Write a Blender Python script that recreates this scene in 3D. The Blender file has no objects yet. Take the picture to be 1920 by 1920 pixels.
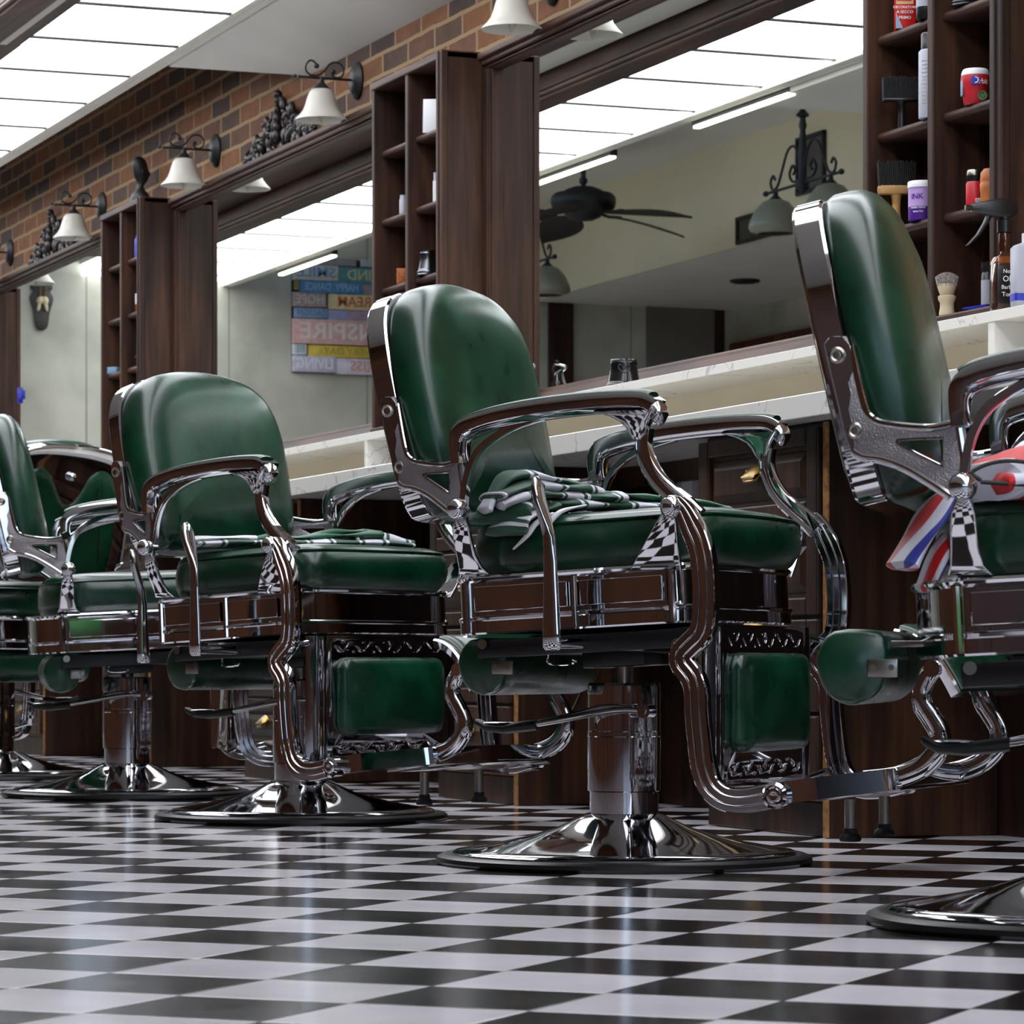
import bpy, bmesh, math, random
from mathutils import Vector, Matrix
random.seed(7)
sc = bpy.context.scene
COL = sc.collection
PI = math.pi
def R_(d): return math.radians(d)

# ------------------------------------------------------------------ camera, light, exposure
A = R_(21.5)
FX, FY = -math.cos(A), math.sin(A)          # viewing direction on the ground
RX, RY = math.sin(A), math.cos(A)           # to the right of it
CAMH = 0.348
cam_d = bpy.data.cameras.new('camera')
cam = bpy.data.objects.new('camera', cam_d); COL.objects.link(cam)
cam.location = (0, 0, CAMH)
cam.rotation_euler = Vector((FX, FY, 0)).to_track_quat('-Z', 'Y').to_euler()
cam_d.sensor_width = 36; cam_d.sensor_fit = 'HORIZONTAL'
cam_d.lens = 36 * 6345 / 1920
cam_d.shift_y = (1247 - 960) / 1920
cam_d.clip_start = 0.05; cam_d.clip_end = 200
cam_d.dof.use_dof = True; cam_d.dof.focus_distance = 6.0; cam_d.dof.aperture_fstop = 20
sc.camera = cam
sc.view_settings.view_transform = 'Standard'
sc.view_settings.look = 'None'
sc.view_settings.gamma = 1
sc.view_settings.use_curve_mapping = False
sc.view_settings.exposure = 0.0
world = bpy.data.worlds.new('world'); sc.world = world; world.use_nodes = True
wn = world.node_tree.nodes; wl = world.node_tree.links
bg = wn['Background']; bg.inputs[1].default_value = 1.0
sky = wn.new('ShaderNodeTexSky'); sky.sky_type = 'HOSEK_WILKIE'; sky.turbidity = 5
sky.sun_direction = (-0.5, -0.6, 0.62)
wl.new(sky.outputs[0], bg.inputs[0])
bg.inputs[1].default_value = 16.0
pl = bpy.data.lights.new('window_daylight', 'AREA'); pl.shape = 'RECTANGLE'; pl.size = 4.9; pl.size_y = 1.7
pl.cycles.is_portal = True
plo = bpy.data.objects.new('window_daylight', pl); COL.objects.link(plo)
plo.location = (2.52, 0.93, 1.35); plo.rotation_euler = (0, R_(90), 0)
plo.rotation_euler = Vector((-1, 0, 0)).to_track_quat('-Z', 'Y').to_euler()
PANEL_E = 5.0
sc.cycles.max_bounces = 10; sc.cycles.diffuse_bounces = 4; sc.cycles.glossy_bounces = 8
sc.cycles.caustics_reflective = True; sc.cycles.blur_glossy = 0.6
sc.cycles.sample_clamp_indirect = 4
sc.cycles.use_denoising = True

# ------------------------------------------------------------------ materials
def s2l(c):
    return tuple(((v/255)/12.92 if v/255 <= .04045 else (((v/255)+.055)/1.055)**2.4) for v in c)
class NT:
    def __init__(s, name):
        s.m = bpy.data.materials.new(name); s.m.use_nodes = True
        s.n = s.m.node_tree.nodes; s.l = s.m.node_tree.links; s.b = s.n['Principled BSDF']
    def new(s, t, **k):
        n = s.n.new(t)
        for a, v in k.items(): setattr(n, a, v)
        return n
    def set(s, **k):
        for a, v in k.items():
            s.b.inputs[a.replace('_', ' ')].default_value = v
        return s
def plain(name, rgb, rough=.5, metal=0., coat=0., spec=.5, noise=0., nscale=20., bump=0., bscale=60.):
    t = NT(name); c = s2l(rgb) + (1,)
    t.b.inputs['Base Color'].default_value = c
    t.b.inputs['Roughness'].default_value = rough; t.b.inputs['Metallic'].default_value = metal
    t.b.inputs['Coat Weight'].default_value = coat; t.b.inputs['Specular IOR Level'].default_value = spec
    co = t.new('ShaderNodeTexCoord')
    if noise:
        n = t.new('ShaderNodeTexNoise'); n.inputs['Scale'].default_value = nscale; n.inputs['Detail'].default_value = 5
        t.l.new(co.outputs['Object'], n.inputs['Vector'])
        r = t.new('ShaderNodeMapRange'); r.inputs['From Min'].default_value = .3; r.inputs['From Max'].default_value = .7
        r.inputs['To Min'].default_value = 1-noise; r.inputs['To Max'].default_value = 1+noise
        t.l.new(n.outputs['Fac'], r.inputs['Value'])
        h = t.new('ShaderNodeHueSaturation'); h.inputs['Color'].default_value = c
        t.l.new(r.outputs[0], h.inputs['Value']); t.l.new(h.outputs[0], t.b.inputs['Base Color'])
    if bump:
        n2 = t.new('ShaderNodeTexNoise'); n2.inputs['Scale'].default_value = bscale; n2.inputs['Detail'].default_value = 3
        t.l.new(co.outputs['Object'], n2.inputs['Vector'])
        b = t.new('ShaderNodeBump'); b.inputs['Strength'].default_value = bump; b.inputs['Distance'].default_value = .002
        t.l.new(n2.outputs['Fac'], b.inputs['Height']); t.l.new(b.outputs[0], t.b.inputs['Normal'])
    return t.m
def wood(name, dark, mid, light, axis, rough=.38, scale=1.0):
    t = NT(name)
    g = t.new('ShaderNodeNewGeometry')
    mp = t.new('ShaderNodeMapping')
    s = [38*scale]*3; s['xyz'.index(axis)] = 2.2*scale
    mp.inputs['Scale'].default_value = s
    t.l.new(g.outputs['Position'], mp.inputs['Vector'])
    n = t.new('ShaderNodeTexNoise'); n.inputs['Scale'].default_value = 1; n.inputs['Detail'].default_value = 8; n.inputs['Distortion'].default_value = .6
    t.l.new(mp.outputs[0], n.inputs['Vector'])
    mp2 = t.new('ShaderNodeMapping'); s2 = [7]*3; s2['xyz'.index(axis)] = 1.6
    mp2.inputs['Scale'].default_value = s2; t.l.new(g.outputs['Position'], mp2.inputs['Vector'])
    n2 = t.new('ShaderNodeTexNoise'); n2.inputs['Scale'].default_value = 1; n2.inputs['Detail'].default_value = 3
    t.l.new(mp2.outputs[0], n2.inputs['Vector'])
    mx = t.new('ShaderNodeMath', operation='ADD')
    t.l.new(n.outputs['Fac'], mx.inputs[0]); t.l.new(n2.outputs['Fac'], mx.inputs[1])
    m3 = t.new('ShaderNodeMath', operation='MULTIPLY'); m3.inputs[1].default_value = .5; t.l.new(mx.outputs[0], m3.inputs[0])
    r = t.new('ShaderNodeValToRGB'); e = r.color_ramp.elements
    e[0].position = .36; e[0].color = s2l(dark)+(1,); e[1].position = .66; e[1].color = s2l(light)+(1,)
    k = e.new(.5); k.color = s2l(mid)+(1,)
    t.l.new(m3.outputs[0], r.inputs[0]); t.l.new(r.outputs[0], t.b.inputs['Base Color'])
    b = t.new('ShaderNodeBump'); b.inputs['Strength'].default_value = .15; b.inputs['Distance'].default_value = .001
    t.l.new(n.outputs['Fac'], b.inputs['Height']); t.l.new(b.outputs[0], t.b.inputs['Normal'])
    t.b.inputs['Roughness'].default_value = rough; t.b.inputs['Specular IOR Level'].default_value = .28
    return t.m
M = {}
M['wood_v'] = wood('walnut_vertical', (30, 18, 13), (57, 36, 27), (84, 55, 40), 'z', rough=.5)
M['wood_x'] = wood('walnut_long', (34, 21, 16), (64, 42, 33), (92, 64, 50), 'x', rough=.5)
M['wood_y'] = wood('walnut_cross', (48, 30, 25), (80, 52, 42), (108, 76, 60), 'y')
M['wood_dark'] = wood('walnut_dark', (26, 17, 14), (44, 28, 23), (62, 42, 34), 'z')
M['wood_room'] = wood('wall_panelling', (52, 27, 14), (84, 47, 27), (120, 70, 40), 'z', rough=.5)
M['wood_cab'] = wood('cabinet_walnut', (24, 14, 9), (50, 30, 19), (78, 49, 29), 'z', rough=.42)
M['worn_edge'] = plain('worn_wood_edge', (150, 105, 60), .6, noise=.5, nscale=60)
M['chrome'] = plain('chrome', (196, 196, 200), .05, 1.0)
M['chrome_rib'] = M['chrome']
M['cast'] = plain('cast_metal', (168, 164, 168), .5, 1.0, bump=1.0, bscale=420)
M['steel'] = plain('brushed_steel', (150, 145, 138), .3, 1.0)
M['black_metal'] = plain('black_metal', (14, 14, 16), .35, 0, spec=.5)
M['iron'] = plain('wrought_iron', (16, 16, 19), .5, 0, bump=.3)
M['rubber'] = plain('black_rubber', (12, 12, 12), .55)
M['brass'] = plain('antique_brass', (150, 120, 60), .3, 1.0, noise=.4, nscale=90)
def leather():
    t = NT('green_leather')
    co = t.new('ShaderNodeTexCoord')
    n = t.new('ShaderNodeTexNoise'); n.inputs['Scale'].default_value = 7; n.inputs['Detail'].default_value = 5; n.inputs['Roughness'].default_value = .55
    t.l.new(co.outputs['Object'], n.inputs['Vector'])
    r = t.new('ShaderNodeValToRGB'); e = r.color_ramp.elements
    e[0].position = .32; e[0].color = s2l((2, 36, 22))+(1,); e[1].position = .78; e[1].color = s2l((18, 76, 52))+(1,)
    k = e.new(.52); k.color = s2l((5, 50, 32))+(1,)
    t.l.new(n.outputs['Fac'], r.inputs[0]); t.l.new(r.outputs[0], t.b.inputs['Base Color'])
    rr = t.new('ShaderNodeMapRange'); rr.inputs['To Min'].default_value = .20; rr.inputs['To Max'].default_value = .38
    n3 = t.new('ShaderNodeTexNoise'); n3.inputs['Scale'].default_value = 14; n3.inputs['Detail'].default_value = 2
    t.l.new(co.outputs['Object'], n3.inputs['Vector'])
    t.l.new(n3.outputs['Fac'], rr.inputs['Value']); t.l.new(rr.outputs[0], t.b.inputs['Roughness'])
    n4 = t.new('ShaderNodeTexNoise'); n4.inputs['Scale'].default_value = 11; n4.inputs['Detail'].default_value = 1; t.l.new(co.outputs['Object'], n4.inputs['Vector'])
    b2 = t.new('ShaderNodeBump'); b2.inputs['Strength'].default_value = .03; b2.inputs['Distance'].default_value = .006
    t.l.new(n4.outputs['Fac'], b2.inputs['Height']); t.b.inputs['Sheen Weight'].default_value = .0
    t.l.new(b2.outputs[0], t.b.inputs['Normal'])
    t.b.inputs['Specular IOR Level'].default_value = .5
    t.b.inputs['Coat Weight'].default_value = .12; t.b.inputs['Coat Roughness'].default_value = .15
    return t.m
M['leather'] = leather()
def mirror_mat():
    t = NT('mirror_glass'); t.b.inputs['Base Color'].default_value = (.80, .83, .80, 1)
    t.b.inputs['Metallic'].default_value = 1; t.b.inputs['Roughness'].default_value = 0.0
    return t.m
M['mirror'] = mirror_mat()
def emis(name, rgb, e):
    t = NT(name); t.b.inputs['Base Color'].default_value = s2l(rgb)+(1,)
    t.b.inputs['Emission Color'].default_value = s2l(rgb)+(1,); t.b.inputs['Emission Strength'].default_value = e
    t.b.inputs['Roughness'].default_value = .4
    return t.m
M['panel'] = emis('glowing_panel', (246, 249, 255), PANEL_E)
M['led'] = emis('led_strip', (255, 250, 225), 9.0)
M['white_paint'] = plain('white_paint', (205, 203, 196), .6, noise=.04, nscale=3)
M['grey_ceiling'] = plain('grey_ceiling_paint', (228, 226, 216), .7, noise=.05, nscale=2)
M['beige_paint'] = plain('beige_paint', (224, 212, 184), .7, noise=.05, nscale=2)
def plaster():
    t = NT('grey_plaster'); g = t.new('ShaderNodeNewGeometry')
    n = t.new('ShaderNodeTexNoise'); n.inputs['Scale'].default_value = 2.6; n.inputs['Detail'].default_value = 8
    t.l.new(g.outputs['Position'], n.inputs['Vector'])
    r = t.new('ShaderNodeValToRGB'); e = r.color_ramp.elements
    e[0].position = .3; e[0].color = s2l((158, 158, 146))+(1,); e[1].position = .7; e[1].color = s2l((198, 197, 184))+(1,)
    t.l.new(n.outputs['Fac'], r.inputs[0])
    # narrow seams between the boards every 1.2 m
    sx = t.new('ShaderNodeSeparateXYZ'); t.l.new(g.outputs['Position'], sx.inputs[0])
    md = t.new('ShaderNodeMath', operation='PINGPONG'); md.inputs[1].default_value = .41
    ad = t.new('ShaderNodeMath', operation='ADD'); ad.inputs[1].default_value = .135; t.l.new(sx.outputs['Y'], ad.inputs[0])
    t.l.new(ad.outputs[0], md.inputs[0])
    gt = t.new('ShaderNodeMath', operation='GREATER_THAN'); gt.inputs[1].default_value = .005; t.l.new(md.outputs[0], gt.inputs[0])
    mx = t.new('ShaderNodeMix', data_type='RGBA'); t.l.new(gt.outputs[0], mx.inputs['Factor'])
    mx.inputs['A'].default_value = s2l((140, 138, 126))+(1,); t.l.new(r.outputs[0], mx.inputs['B'])
    t.l.new(mx.outputs['Result'], t.b.inputs['Base Color']); t.b.inputs['Roughness'].default_value = .8
    return t.m
M['plaster'] = plaster()
def marble():
    t = NT('white_marble'); g = t.new('ShaderNodeNewGeometry')
    n = t.new('ShaderNodeTexNoise'); n.inputs['Scale'].default_value = 2.6; n.inputs['Detail'].default_value = 6; n.inputs['Distortion'].default_value = 1.6
    t.l.new(g.outputs['Position'], n.inputs['Vector'])
    a = t.new('ShaderNodeMath', operation='SUBTRACT'); a.inputs[1].default_value = .5; t.l.new(n.outputs['Fac'], a.inputs[0])
    b = t.new('ShaderNodeMath', operation='ABSOLUTE'); t.l.new(a.outputs[0], b.inputs[0])
    r = t.new('ShaderNodeValToRGB'); e = r.color_ramp.elements
    e[0].position = 0; e[0].color = s2l((168, 166, 172))+(1,); e[1].position = .006; e[1].color = s2l((226, 224, 218))+(1,)
    t.l.new(b.outputs[0], r.inputs[0]); t.l.new(r.outputs[0], t.b.inputs['Base Color']); t.b.inputs['Roughness'].default_value = .2
    return t.m
M['marble'] = marble()
def brick():
    t = NT('brown_brick'); g = t.new('ShaderNodeNewGeometry')
    sp = t.new('ShaderNodeSeparateXYZ'); t.l.new(g.outputs['Position'], sp.inputs[0])
    cb = t.new('ShaderNodeCombineXYZ'); t.l.new(sp.outputs['X'], cb.inputs['X']); t.l.new(sp.outputs['Z'], cb.inputs['Y'])
    n0 = t.new('ShaderNodeTexNoise'); n0.inputs['Scale'].default_value = 9; n0.inputs['Detail'].default_value = 3
    t.l.new(cb.outputs[0], n0.inputs['Vector'])
    vs = t.new('ShaderNodeVectorMath', operation='SCALE'); vs.inputs['Scale'].default_value = .012
    sb = t.new('ShaderNodeVectorMath', operation='SUBTRACT'); sb.inputs[1].default_value = (.5, .5, .5)
    t.l.new(n0.outputs['Color'], sb.inputs[0]); t.l.new(sb.outputs[0], vs.inputs[0])
    va = t.new('ShaderNodeVectorMath', operation='ADD'); t.l.new(cb.outputs[0], va.inputs[0]); t.l.new(vs.outputs[0], va.inputs[1])
    bt = t.new('ShaderNodeTexBrick')
    bt.inputs['Scale'].default_value = 1; bt.inputs['Brick Width'].default_value = .235; bt.inputs['Row Height'].default_value = .0685
    bt.inputs['Mortar Size'].default_value = .0078; bt.inputs['Mortar Smooth'].default_value = .25; bt.inputs['Bias'].default_value = -.1
    bt.inputs['Color1'].default_value = (1, 1, 1, 1); bt.inputs['Color2'].default_value = (0, 0, 0, 1); bt.inputs['Mortar'].default_value = (.5, .5, .5, 1)
    t.l.new(va.outputs[0], bt.inputs['Vector'])
    bw = t.new('ShaderNodeSeparateColor'); t.l.new(bt.outputs['Color'], bw.inputs[0])
    r = t.new('ShaderNodeValToRGB'); e = r.color_ramp.elements
    e[0].position = 0; e[0].color = s2l((112, 70, 40))+(1,); e[1].position = 1; e[1].color = s2l((64, 47, 40))+(1,)
    for p, c in ((.3, (124, 78, 42)), (.55, (104, 66, 46)), (.78, (84, 60, 46))):
        k = e.new(p); k.color = s2l(c)+(1,)
    t.l.new(bw.outputs[0], r.inputs[0])
    n = t.new('ShaderNodeTexNoise'); n.inputs['Scale'].default_value = 16; n.inputs['Detail'].default_value = 6; t.l.new(cb.outputs[0], n.inputs['Vector'])
    rg = t.new('ShaderNodeMapRange'); rg.inputs['From Min'].default_value = .3; rg.inputs['From Max'].default_value = .7; rg.inputs['To Min'].default_value = .72; rg.inputs['To Max'].default_value = 1.2
    t.l.new(n.outputs['Fac'], rg.inputs['Value'])
    h = t.new('ShaderNodeHueSaturation'); t.l.new(r.outputs[0], h.inputs['Color']); t.l.new(rg.outputs[0], h.inputs['Value'])
    mx = t.new('ShaderNodeMix', data_type='RGBA'); t.l.new(bt.outputs['Fac'], mx.inputs['Factor'])
    t.l.new(h.outputs[0], mx.inputs['A']); mx.inputs['B'].default_value = s2l((150, 124, 92))+(1,)
    t.l.new(mx.outputs['Result'], t.b.inputs['Base Color']); t.b.inputs['Roughness'].default_value = .85
    b = t.new('ShaderNodeBump'); b.inputs['Strength'].default_value = .6; b.inputs['Distance'].default_value = .006; b.invert = True
    t.l.new(bt.outputs['Fac'], b.inputs['Height']); t.l.new(b.outputs[0], t.b.inputs['Normal'])
    return t.m
M['brick'] = brick()
TILE = .2005
def tiles():
    """polished black and white tiles laid diagonally to the wall, thin grout and eased edges"""
    t = NT('checker_tiles'); g = t.new('ShaderNodeNewGeometry')
    th = 23.5
    # tile axes in the world: i = cos*R - sin*F (right and towards the viewer), j = sin*R + cos*F
    c, s = math.cos(R_(th)), math.sin(R_(th))
    ix, iy = c*RX - s*FX, c*RY - s*FY
    jx, jy = s*RX + c*FX, s*RY + c*FY
    ox, oy = TX*RX + TZ*FX, TX*RY + TZ*FY
    sub = t.new('ShaderNodeVectorMath', operation='SUBTRACT'); sub.inputs[1].default_value = (ox, oy, 0)
    t.l.new(g.outputs['Position'], sub.inputs[0])
    def dot(v):
        d = t.new('ShaderNodeVectorMath', operation='DOT_PRODUCT'); d.inputs[1].default_value = v
        t.l.new(sub.outputs[0], d.inputs[0])
        m = t.new('ShaderNodeMath', operation='DIVIDE'); m.inputs[1].default_value = TILE; t.l.new(d.outputs['Value'], m.inputs[0]); return m.outputs[0]
    u, v = dot((ix, iy, 0)), dot((jx, jy, 0))
    def op(o, a, b=None, val=None):
        m = t.new('ShaderNodeMath', operation=o); t.l.new(a, m.inputs[0])
        if b is not None: t.l.new(b, m.inputs[1])
        if val is not None: m.inputs[1].default_value = val
        return m.outputs[0]
    fu, fv = op('FLOOR', u), op('FLOOR', v)
    par = op('FLOORED_MODULO', op('ADD', fu, fv), val=2.0)
    isb = op('GREATER_THAN', par, val=.5)
    du = op('PINGPONG', u, val=.5); dv = op('PINGPONG', v, val=.5)
    dm = op('MINIMUM', du, dv)
    grout = op('LESS_THAN', dm, val=.0065)
    n = t.new('ShaderNodeTexNoise'); n.inputs['Scale'].default_value = 6; n.inputs['Detail'].default_value = 6; t.l.new(g.outputs['Position'], n.inputs['Vector'])
    cbn = t.new('ShaderNodeCombineXYZ'); t.l.new(fu, cbn.inputs[0]); t.l.new(fv, cbn.inputs[1])
    wnz = t.new('ShaderNodeTexWhiteNoise'); t.l.new(cbn.outputs[0], wnz.inputs['Vector'])
    rw = t.new('ShaderNodeMapRange'); rw.inputs['To Min'].default_value = .93; rw.inputs['To Max'].default_value = 1.03; t.l.new(wnz.outputs['Value'], rw.inputs['Value'])
    mx = t.new('ShaderNodeMix', data_type='RGBA'); t.l.new(isb, mx.inputs['Factor'])
    mx.inputs['A'].default_value = s2l((220, 216, 222))+(1,); mx.inputs['B'].default_value = s2l((27, 23, 23))+(1,)
    h = t.new('ShaderNodeHueSaturation'); t.l.new(mx.outputs['Result'], h.inputs['Color']); t.l.new(rw.outputs[0], h.inputs['Value'])
    m2 = t.new('ShaderNodeMix', data_type='RGBA'); t.l.new(grout, m2.inputs['Factor']); t.l.new(h.outputs[0], m2.inputs['A'])
    m2.inputs['B'].default_value = s2l((52, 44, 44))+(1,)
    t.l.new(m2.outputs['Result'], t.b.inputs['Base Color'])
    rr = t.new('ShaderNodeMapRange'); rr.inputs['To Min'].default_value = .10; rr.inputs['To Max'].default_value = .22; t.l.new(n.outputs['Fac'], rr.inputs['Value'])
    t.l.new(rr.outputs[0], t.b.inputs['Roughness'])
    ed = t.new('ShaderNodeMapRange'); ed.inputs['From Max'].default_value = .016; t.l.new(dm, ed.inputs['Value'])
    bmp = t.new('ShaderNodeBump'); bmp.inputs['Strength'].default_value = .5; bmp.inputs['Distance'].default_value = .0015
    t.l.new(ed.outputs[0], bmp.inputs['Height']); t.l.new(bmp.outputs[0], t.b.inputs['Normal'])
    t.b.inputs['Specular IOR Level'].default_value = .5
    return t.m
TX, TZ = -0.0872, 3.6666      # ground position of one tile corner (right, forward of the camera)
M['tiles'] = tiles()
def stripes(name, cols, period, axis=(1, 0, 0)):
    """cloth with bands across one object axis; cols = [(pos, rgb), ...] constant ramp"""
    t = NT(name); co = t.new('ShaderNodeUVMap')
    d = t.new('ShaderNodeVectorMath', operation='DOT_PRODUCT'); d.inputs[1].default_value = axis; t.l.new(co.outputs[0], d.inputs[0])
    q = t.new('ShaderNodeMath', operation='DIVIDE'); q.inputs[1].default_value = period; t.l.new(d.outputs['Value'], q.inputs[0])
    f = t.new('ShaderNodeMath', operation='FRACT'); t.l.new(q.outputs[0], f.inputs[0])
    r = t.new('ShaderNodeValToRGB'); r.color_ramp.interpolation = 'CONSTANT'; e = r.color_ramp.elements
    e[0].position = cols[0][0]; e[0].color = s2l(cols[0][1])+(1,)
    e[1].position = cols[1][0]; e[1].color = s2l(cols[1][1])+(1,)
    for p, c in cols[2:]:
        k = e.new(p); k.color = s2l(c)+(1,)
    t.l.new(f.outputs[0], r.inputs[0]); t.l.new(r.outputs[0], t.b.inputs['Base Color'])
    t.b.inputs['Roughness'].default_value = .55; t.b.inputs['Sheen Weight'].default_value = .1
    return t.m
G_, W_ = (14, 62, 42), (196, 196, 206)
M['cape_green'] = stripes('green_white_stripes', [(0, G_), (.26, W_), (.31, G_), (.37, W_), (.68, G_), (.74, W_), (.79, G_)], .125)
M['cape_plain'] = plain('green_satin', (18, 74, 48), .45, noise=.2)
M['cape_red'] = stripes('barber_pole_stripes', [(0, (214, 216, 228)), (.25, (205, 30, 34)), (.5, (214, 216, 228)), (.75, (38, 48, 150))], .17)
M['cape_flap'] = stripes('barber_pole_lengthwise', [(0, (214, 216, 228)), (.25, (38, 48, 150)), (.5, (214, 216, 228)), (.75, (205, 30, 34))], .052, axis=(.12, 1, 0))
M['piping'] = plain('black_piping', (14, 14, 16), .6)

# ------------------------------------------------------------------ mesh helpers
def link(name, bm, mat, parent=None, smooth=True, angle=40):
    me = bpy.data.meshes.new(name)
    bmesh.ops.recalc_face_normals(bm, faces=bm.faces)
    bm.to_mesh(me); bm.free()
    mats = mat if isinstance(mat, (list, tuple)) else [mat]
    for m in mats: me.materials.append(M[m] if isinstance(m, str) else m)
    if smooth:
        me.polygons.foreach_set('use_smooth', [True]*len(me.polygons))
        me.set_sharp_from_angle(angle=R_(angle))
    o = bpy.data.objects.new(name, me); COL.objects.link(o)
    if parent: o.parent = parent
    return o
def tag(o, label, cat, group=None, kind=None):
    if label: o['label'] = label
    if cat: o['category'] = cat
    if group: o['group'] = group
    if kind: o['kind'] = kind
    return o
def struct(o): o['kind'] = 'structure'; return o
def empty(name, loc, rz, label, cat, group=None):
    o = bpy.data.objects.new(name, None); COL.objects.link(o); o.location = loc; o.rotation_euler = (0, 0, rz)
    o.empty_display_size = .05
    return tag(o, label, cat, group)
def NB(): return bmesh.new()
def box(bm, x0, x1, y0, y1, z0, z1, bev=0., mi=0, seg=2):
    v = [bm.verts.new((x, y, z)) for x in (x0, x1) for y in (y0, y1) for z in (z0, z1)]
    fs = [bm.faces.new([v[i] for i in q]) for q in ((0,1,3,2),(4,6,7,5),(0,4,5,1),(2,3,7,6),(0,2,6,4),(1,5,7,3))]
    for f in fs: f.material_index = mi
    if bev:
        es = list({e for f in fs for e in f.edges})
        r = bmesh.ops.bevel(bm, geom=es, offset=bev, segments=seg, profile=.5, affect='EDGES')
        for f in r['faces']: f.material_index = mi
    return v
def cr(pts, n=6, closed=False):
    """Catmull-Rom through points"""
    P = [Vector(p) for p in pts]; out = []
    N = len(P)
    rng = range(N) if closed else range(N-1)
    for i in rng:
        if closed: p0, p1, p2, p3 = P[(i-1) % N], P[i], P[(i+1) % N], P[(i+2) % N]
        else: p0, p1, p2, p3 = P[max(i-1, 0)], P[i], P[i+1], P[min(i+2, N-1)]
        for k in range(n):
            t = k/n
            out.append(.5*((2*p1) + (-p0+p2)*t + (2*p0-5*p1+4*p2-p3)*t*t + (-p0+3*p1-3*p2+p3)*t**3))
    if not closed: out.append(P[-1])
    return out
def rings(bm, rs, cap0=True, cap1=True, closed=False, mi=0):
    """bridge successive rings of points"""
    V = [[bm.verts.new(p) for p in r] for r in rs]
    n = len(V[0])
    L = len(V)
    for a in range(L if closed else L-1):
        r0, r1 = V[a], V[(a+1) % L]
        for i in range(n):
            j = (i+1) % n
            try:
                f = bm.faces.new((r0[i], r0[j], r1[j], r1[i])); f.material_index = mi
            except ValueError: pass
    if not closed:
        if cap0: f = bm.faces.new(V[0]); f.material_index = mi
        if cap1: f = bm.faces.new(V[-1][::-1]); f.material_index = mi
    return V
def tube(bm, pts, r, n=12, closed=False, mi=0, flat=1.0):
    P = [Vector(p) for p in pts]; L = len(P)
    rr = r if isinstance(r, (list, tuple)) else [r]*L
    T = []
    for i in range(L):
        a = P[(i-1) % L] if (closed or i > 0) else P[i]; b = P[(i+1) % L] if (closed or i < L-1) else P[i]
        T.append((b-a).normalized())
    up = Vector((0, 0, 1)) if abs(T[0].z) < .9 else Vector((0, 1, 0))
    nrm = (up - T[0]*up.dot(T[0])).normalized(); rs = []
    for i in range(L):
        nrm = (nrm - T[i]*nrm.dot(T[i]))
        nrm = nrm.normalized() if nrm.length > 1e-6 else Vector((1, 0, 0))
        bn = T[i].cross(nrm)
        rs.append([P[i] + (nrm*math.cos(2*PI*k/n) + bn*math.sin(2*PI*k/n)*flat)*rr[i] for k in range(n)])
    rings(bm, rs, closed=closed, mi=mi)
def lathe(bm, prof, n=40, c=(0, 0, 0), axis='z', mi=0, caps=True):
    rs = []
    for r, z in prof:
        ring = []
        for k in range(n):
            a = 2*PI*k/n; x, y = max(r, 1e-5)*math.cos(a), max(r, 1e-5)*math.sin(a)
            p = {'z': (x, y, z), 'y': (x, z, y), 'x': (z, x, y)}[axis]
            ring.append((c[0]+p[0], c[1]+p[1], c[2]+p[2]))
        rs.append(ring)
    rings(bm, rs, cap0=caps, cap1=caps, mi=mi)
def sphere(bm, c, r, sx=1, sy=1, sz=1, u=16, v=10, mi=0, rot=None):
    m = Matrix.Translation(c)
    if rot: m = m @ rot
    m = m @ Matrix.Diagonal((r*sx, r*sy, r*sz, 1))
    d = bmesh.ops.create_uvsphere(bm, u_segments=u, v_segments=v, radius=1, matrix=m)
    for vv in d['verts']:
        for f in vv.link_faces: f.material_index = mi
def sweep_xz(bm, path, prof, y0, scale=None, mi=0):
    """sweep a closed (n, y) profile along a path in the x-z plane, centred on y0"""
    P = [Vector((p[0], 0, p[1])) for p in path]; L = len(P); rs = []
    for i in range(L):
        t = (P[min(i+1, L-1)] - P[max(i-1, 0)]).normalized(); n = Vector((-t.z, 0, t.x))
        s = scale[i] if scale else 1
        rs.append([P[i] + n*(a*s) + Vector((0, y0+b, 0)) for a, b in prof])
    rings(bm, rs, mi=mi)
def rrect(hx, hy, r, n=5):
    """rounded rectangle outline, counter-clockwise"""
    out = []
    for cx, cy, a0 in ((hx-r, hy-r, 0), (-hx+r, hy-r, 90), (-hx+r, -hy+r, 180), (hx-r, -hy+r, 270)):
        for k in range(n+1):
            a = R_(a0+90*k/n); out.append((cx+r*math.cos(a), cy+r*math.sin(a)))
    return out
def dense(o, n=12):
    """subdivide the four straight runs of a rounded rectangle"""
    r = []; m = len(o)//4
    for i, p in enumerate(o):
        q = o[(i+1) % len(o)]
        for k in range(n if (i+1) % m == 0 else 1):
            t = k/(n if (i+1) % m == 0 else 1); r.append((p[0]+(q[0]-p[0])*t, p[1]+(q[1]-p[1])*t))
    return r
def loft(bm, secs, mi=0):
    """sections (centre, half x, half y) -> 4-sided tapered body"""
    rs = []
    for (cx, cy, cz), hx, hy in secs:
        rs.append([(cx+a, cy+b, cz) for a, b in rrect(hx, hy, min(hx, hy)*.5, 3)])
    rings(bm, rs, mi=mi)
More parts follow.
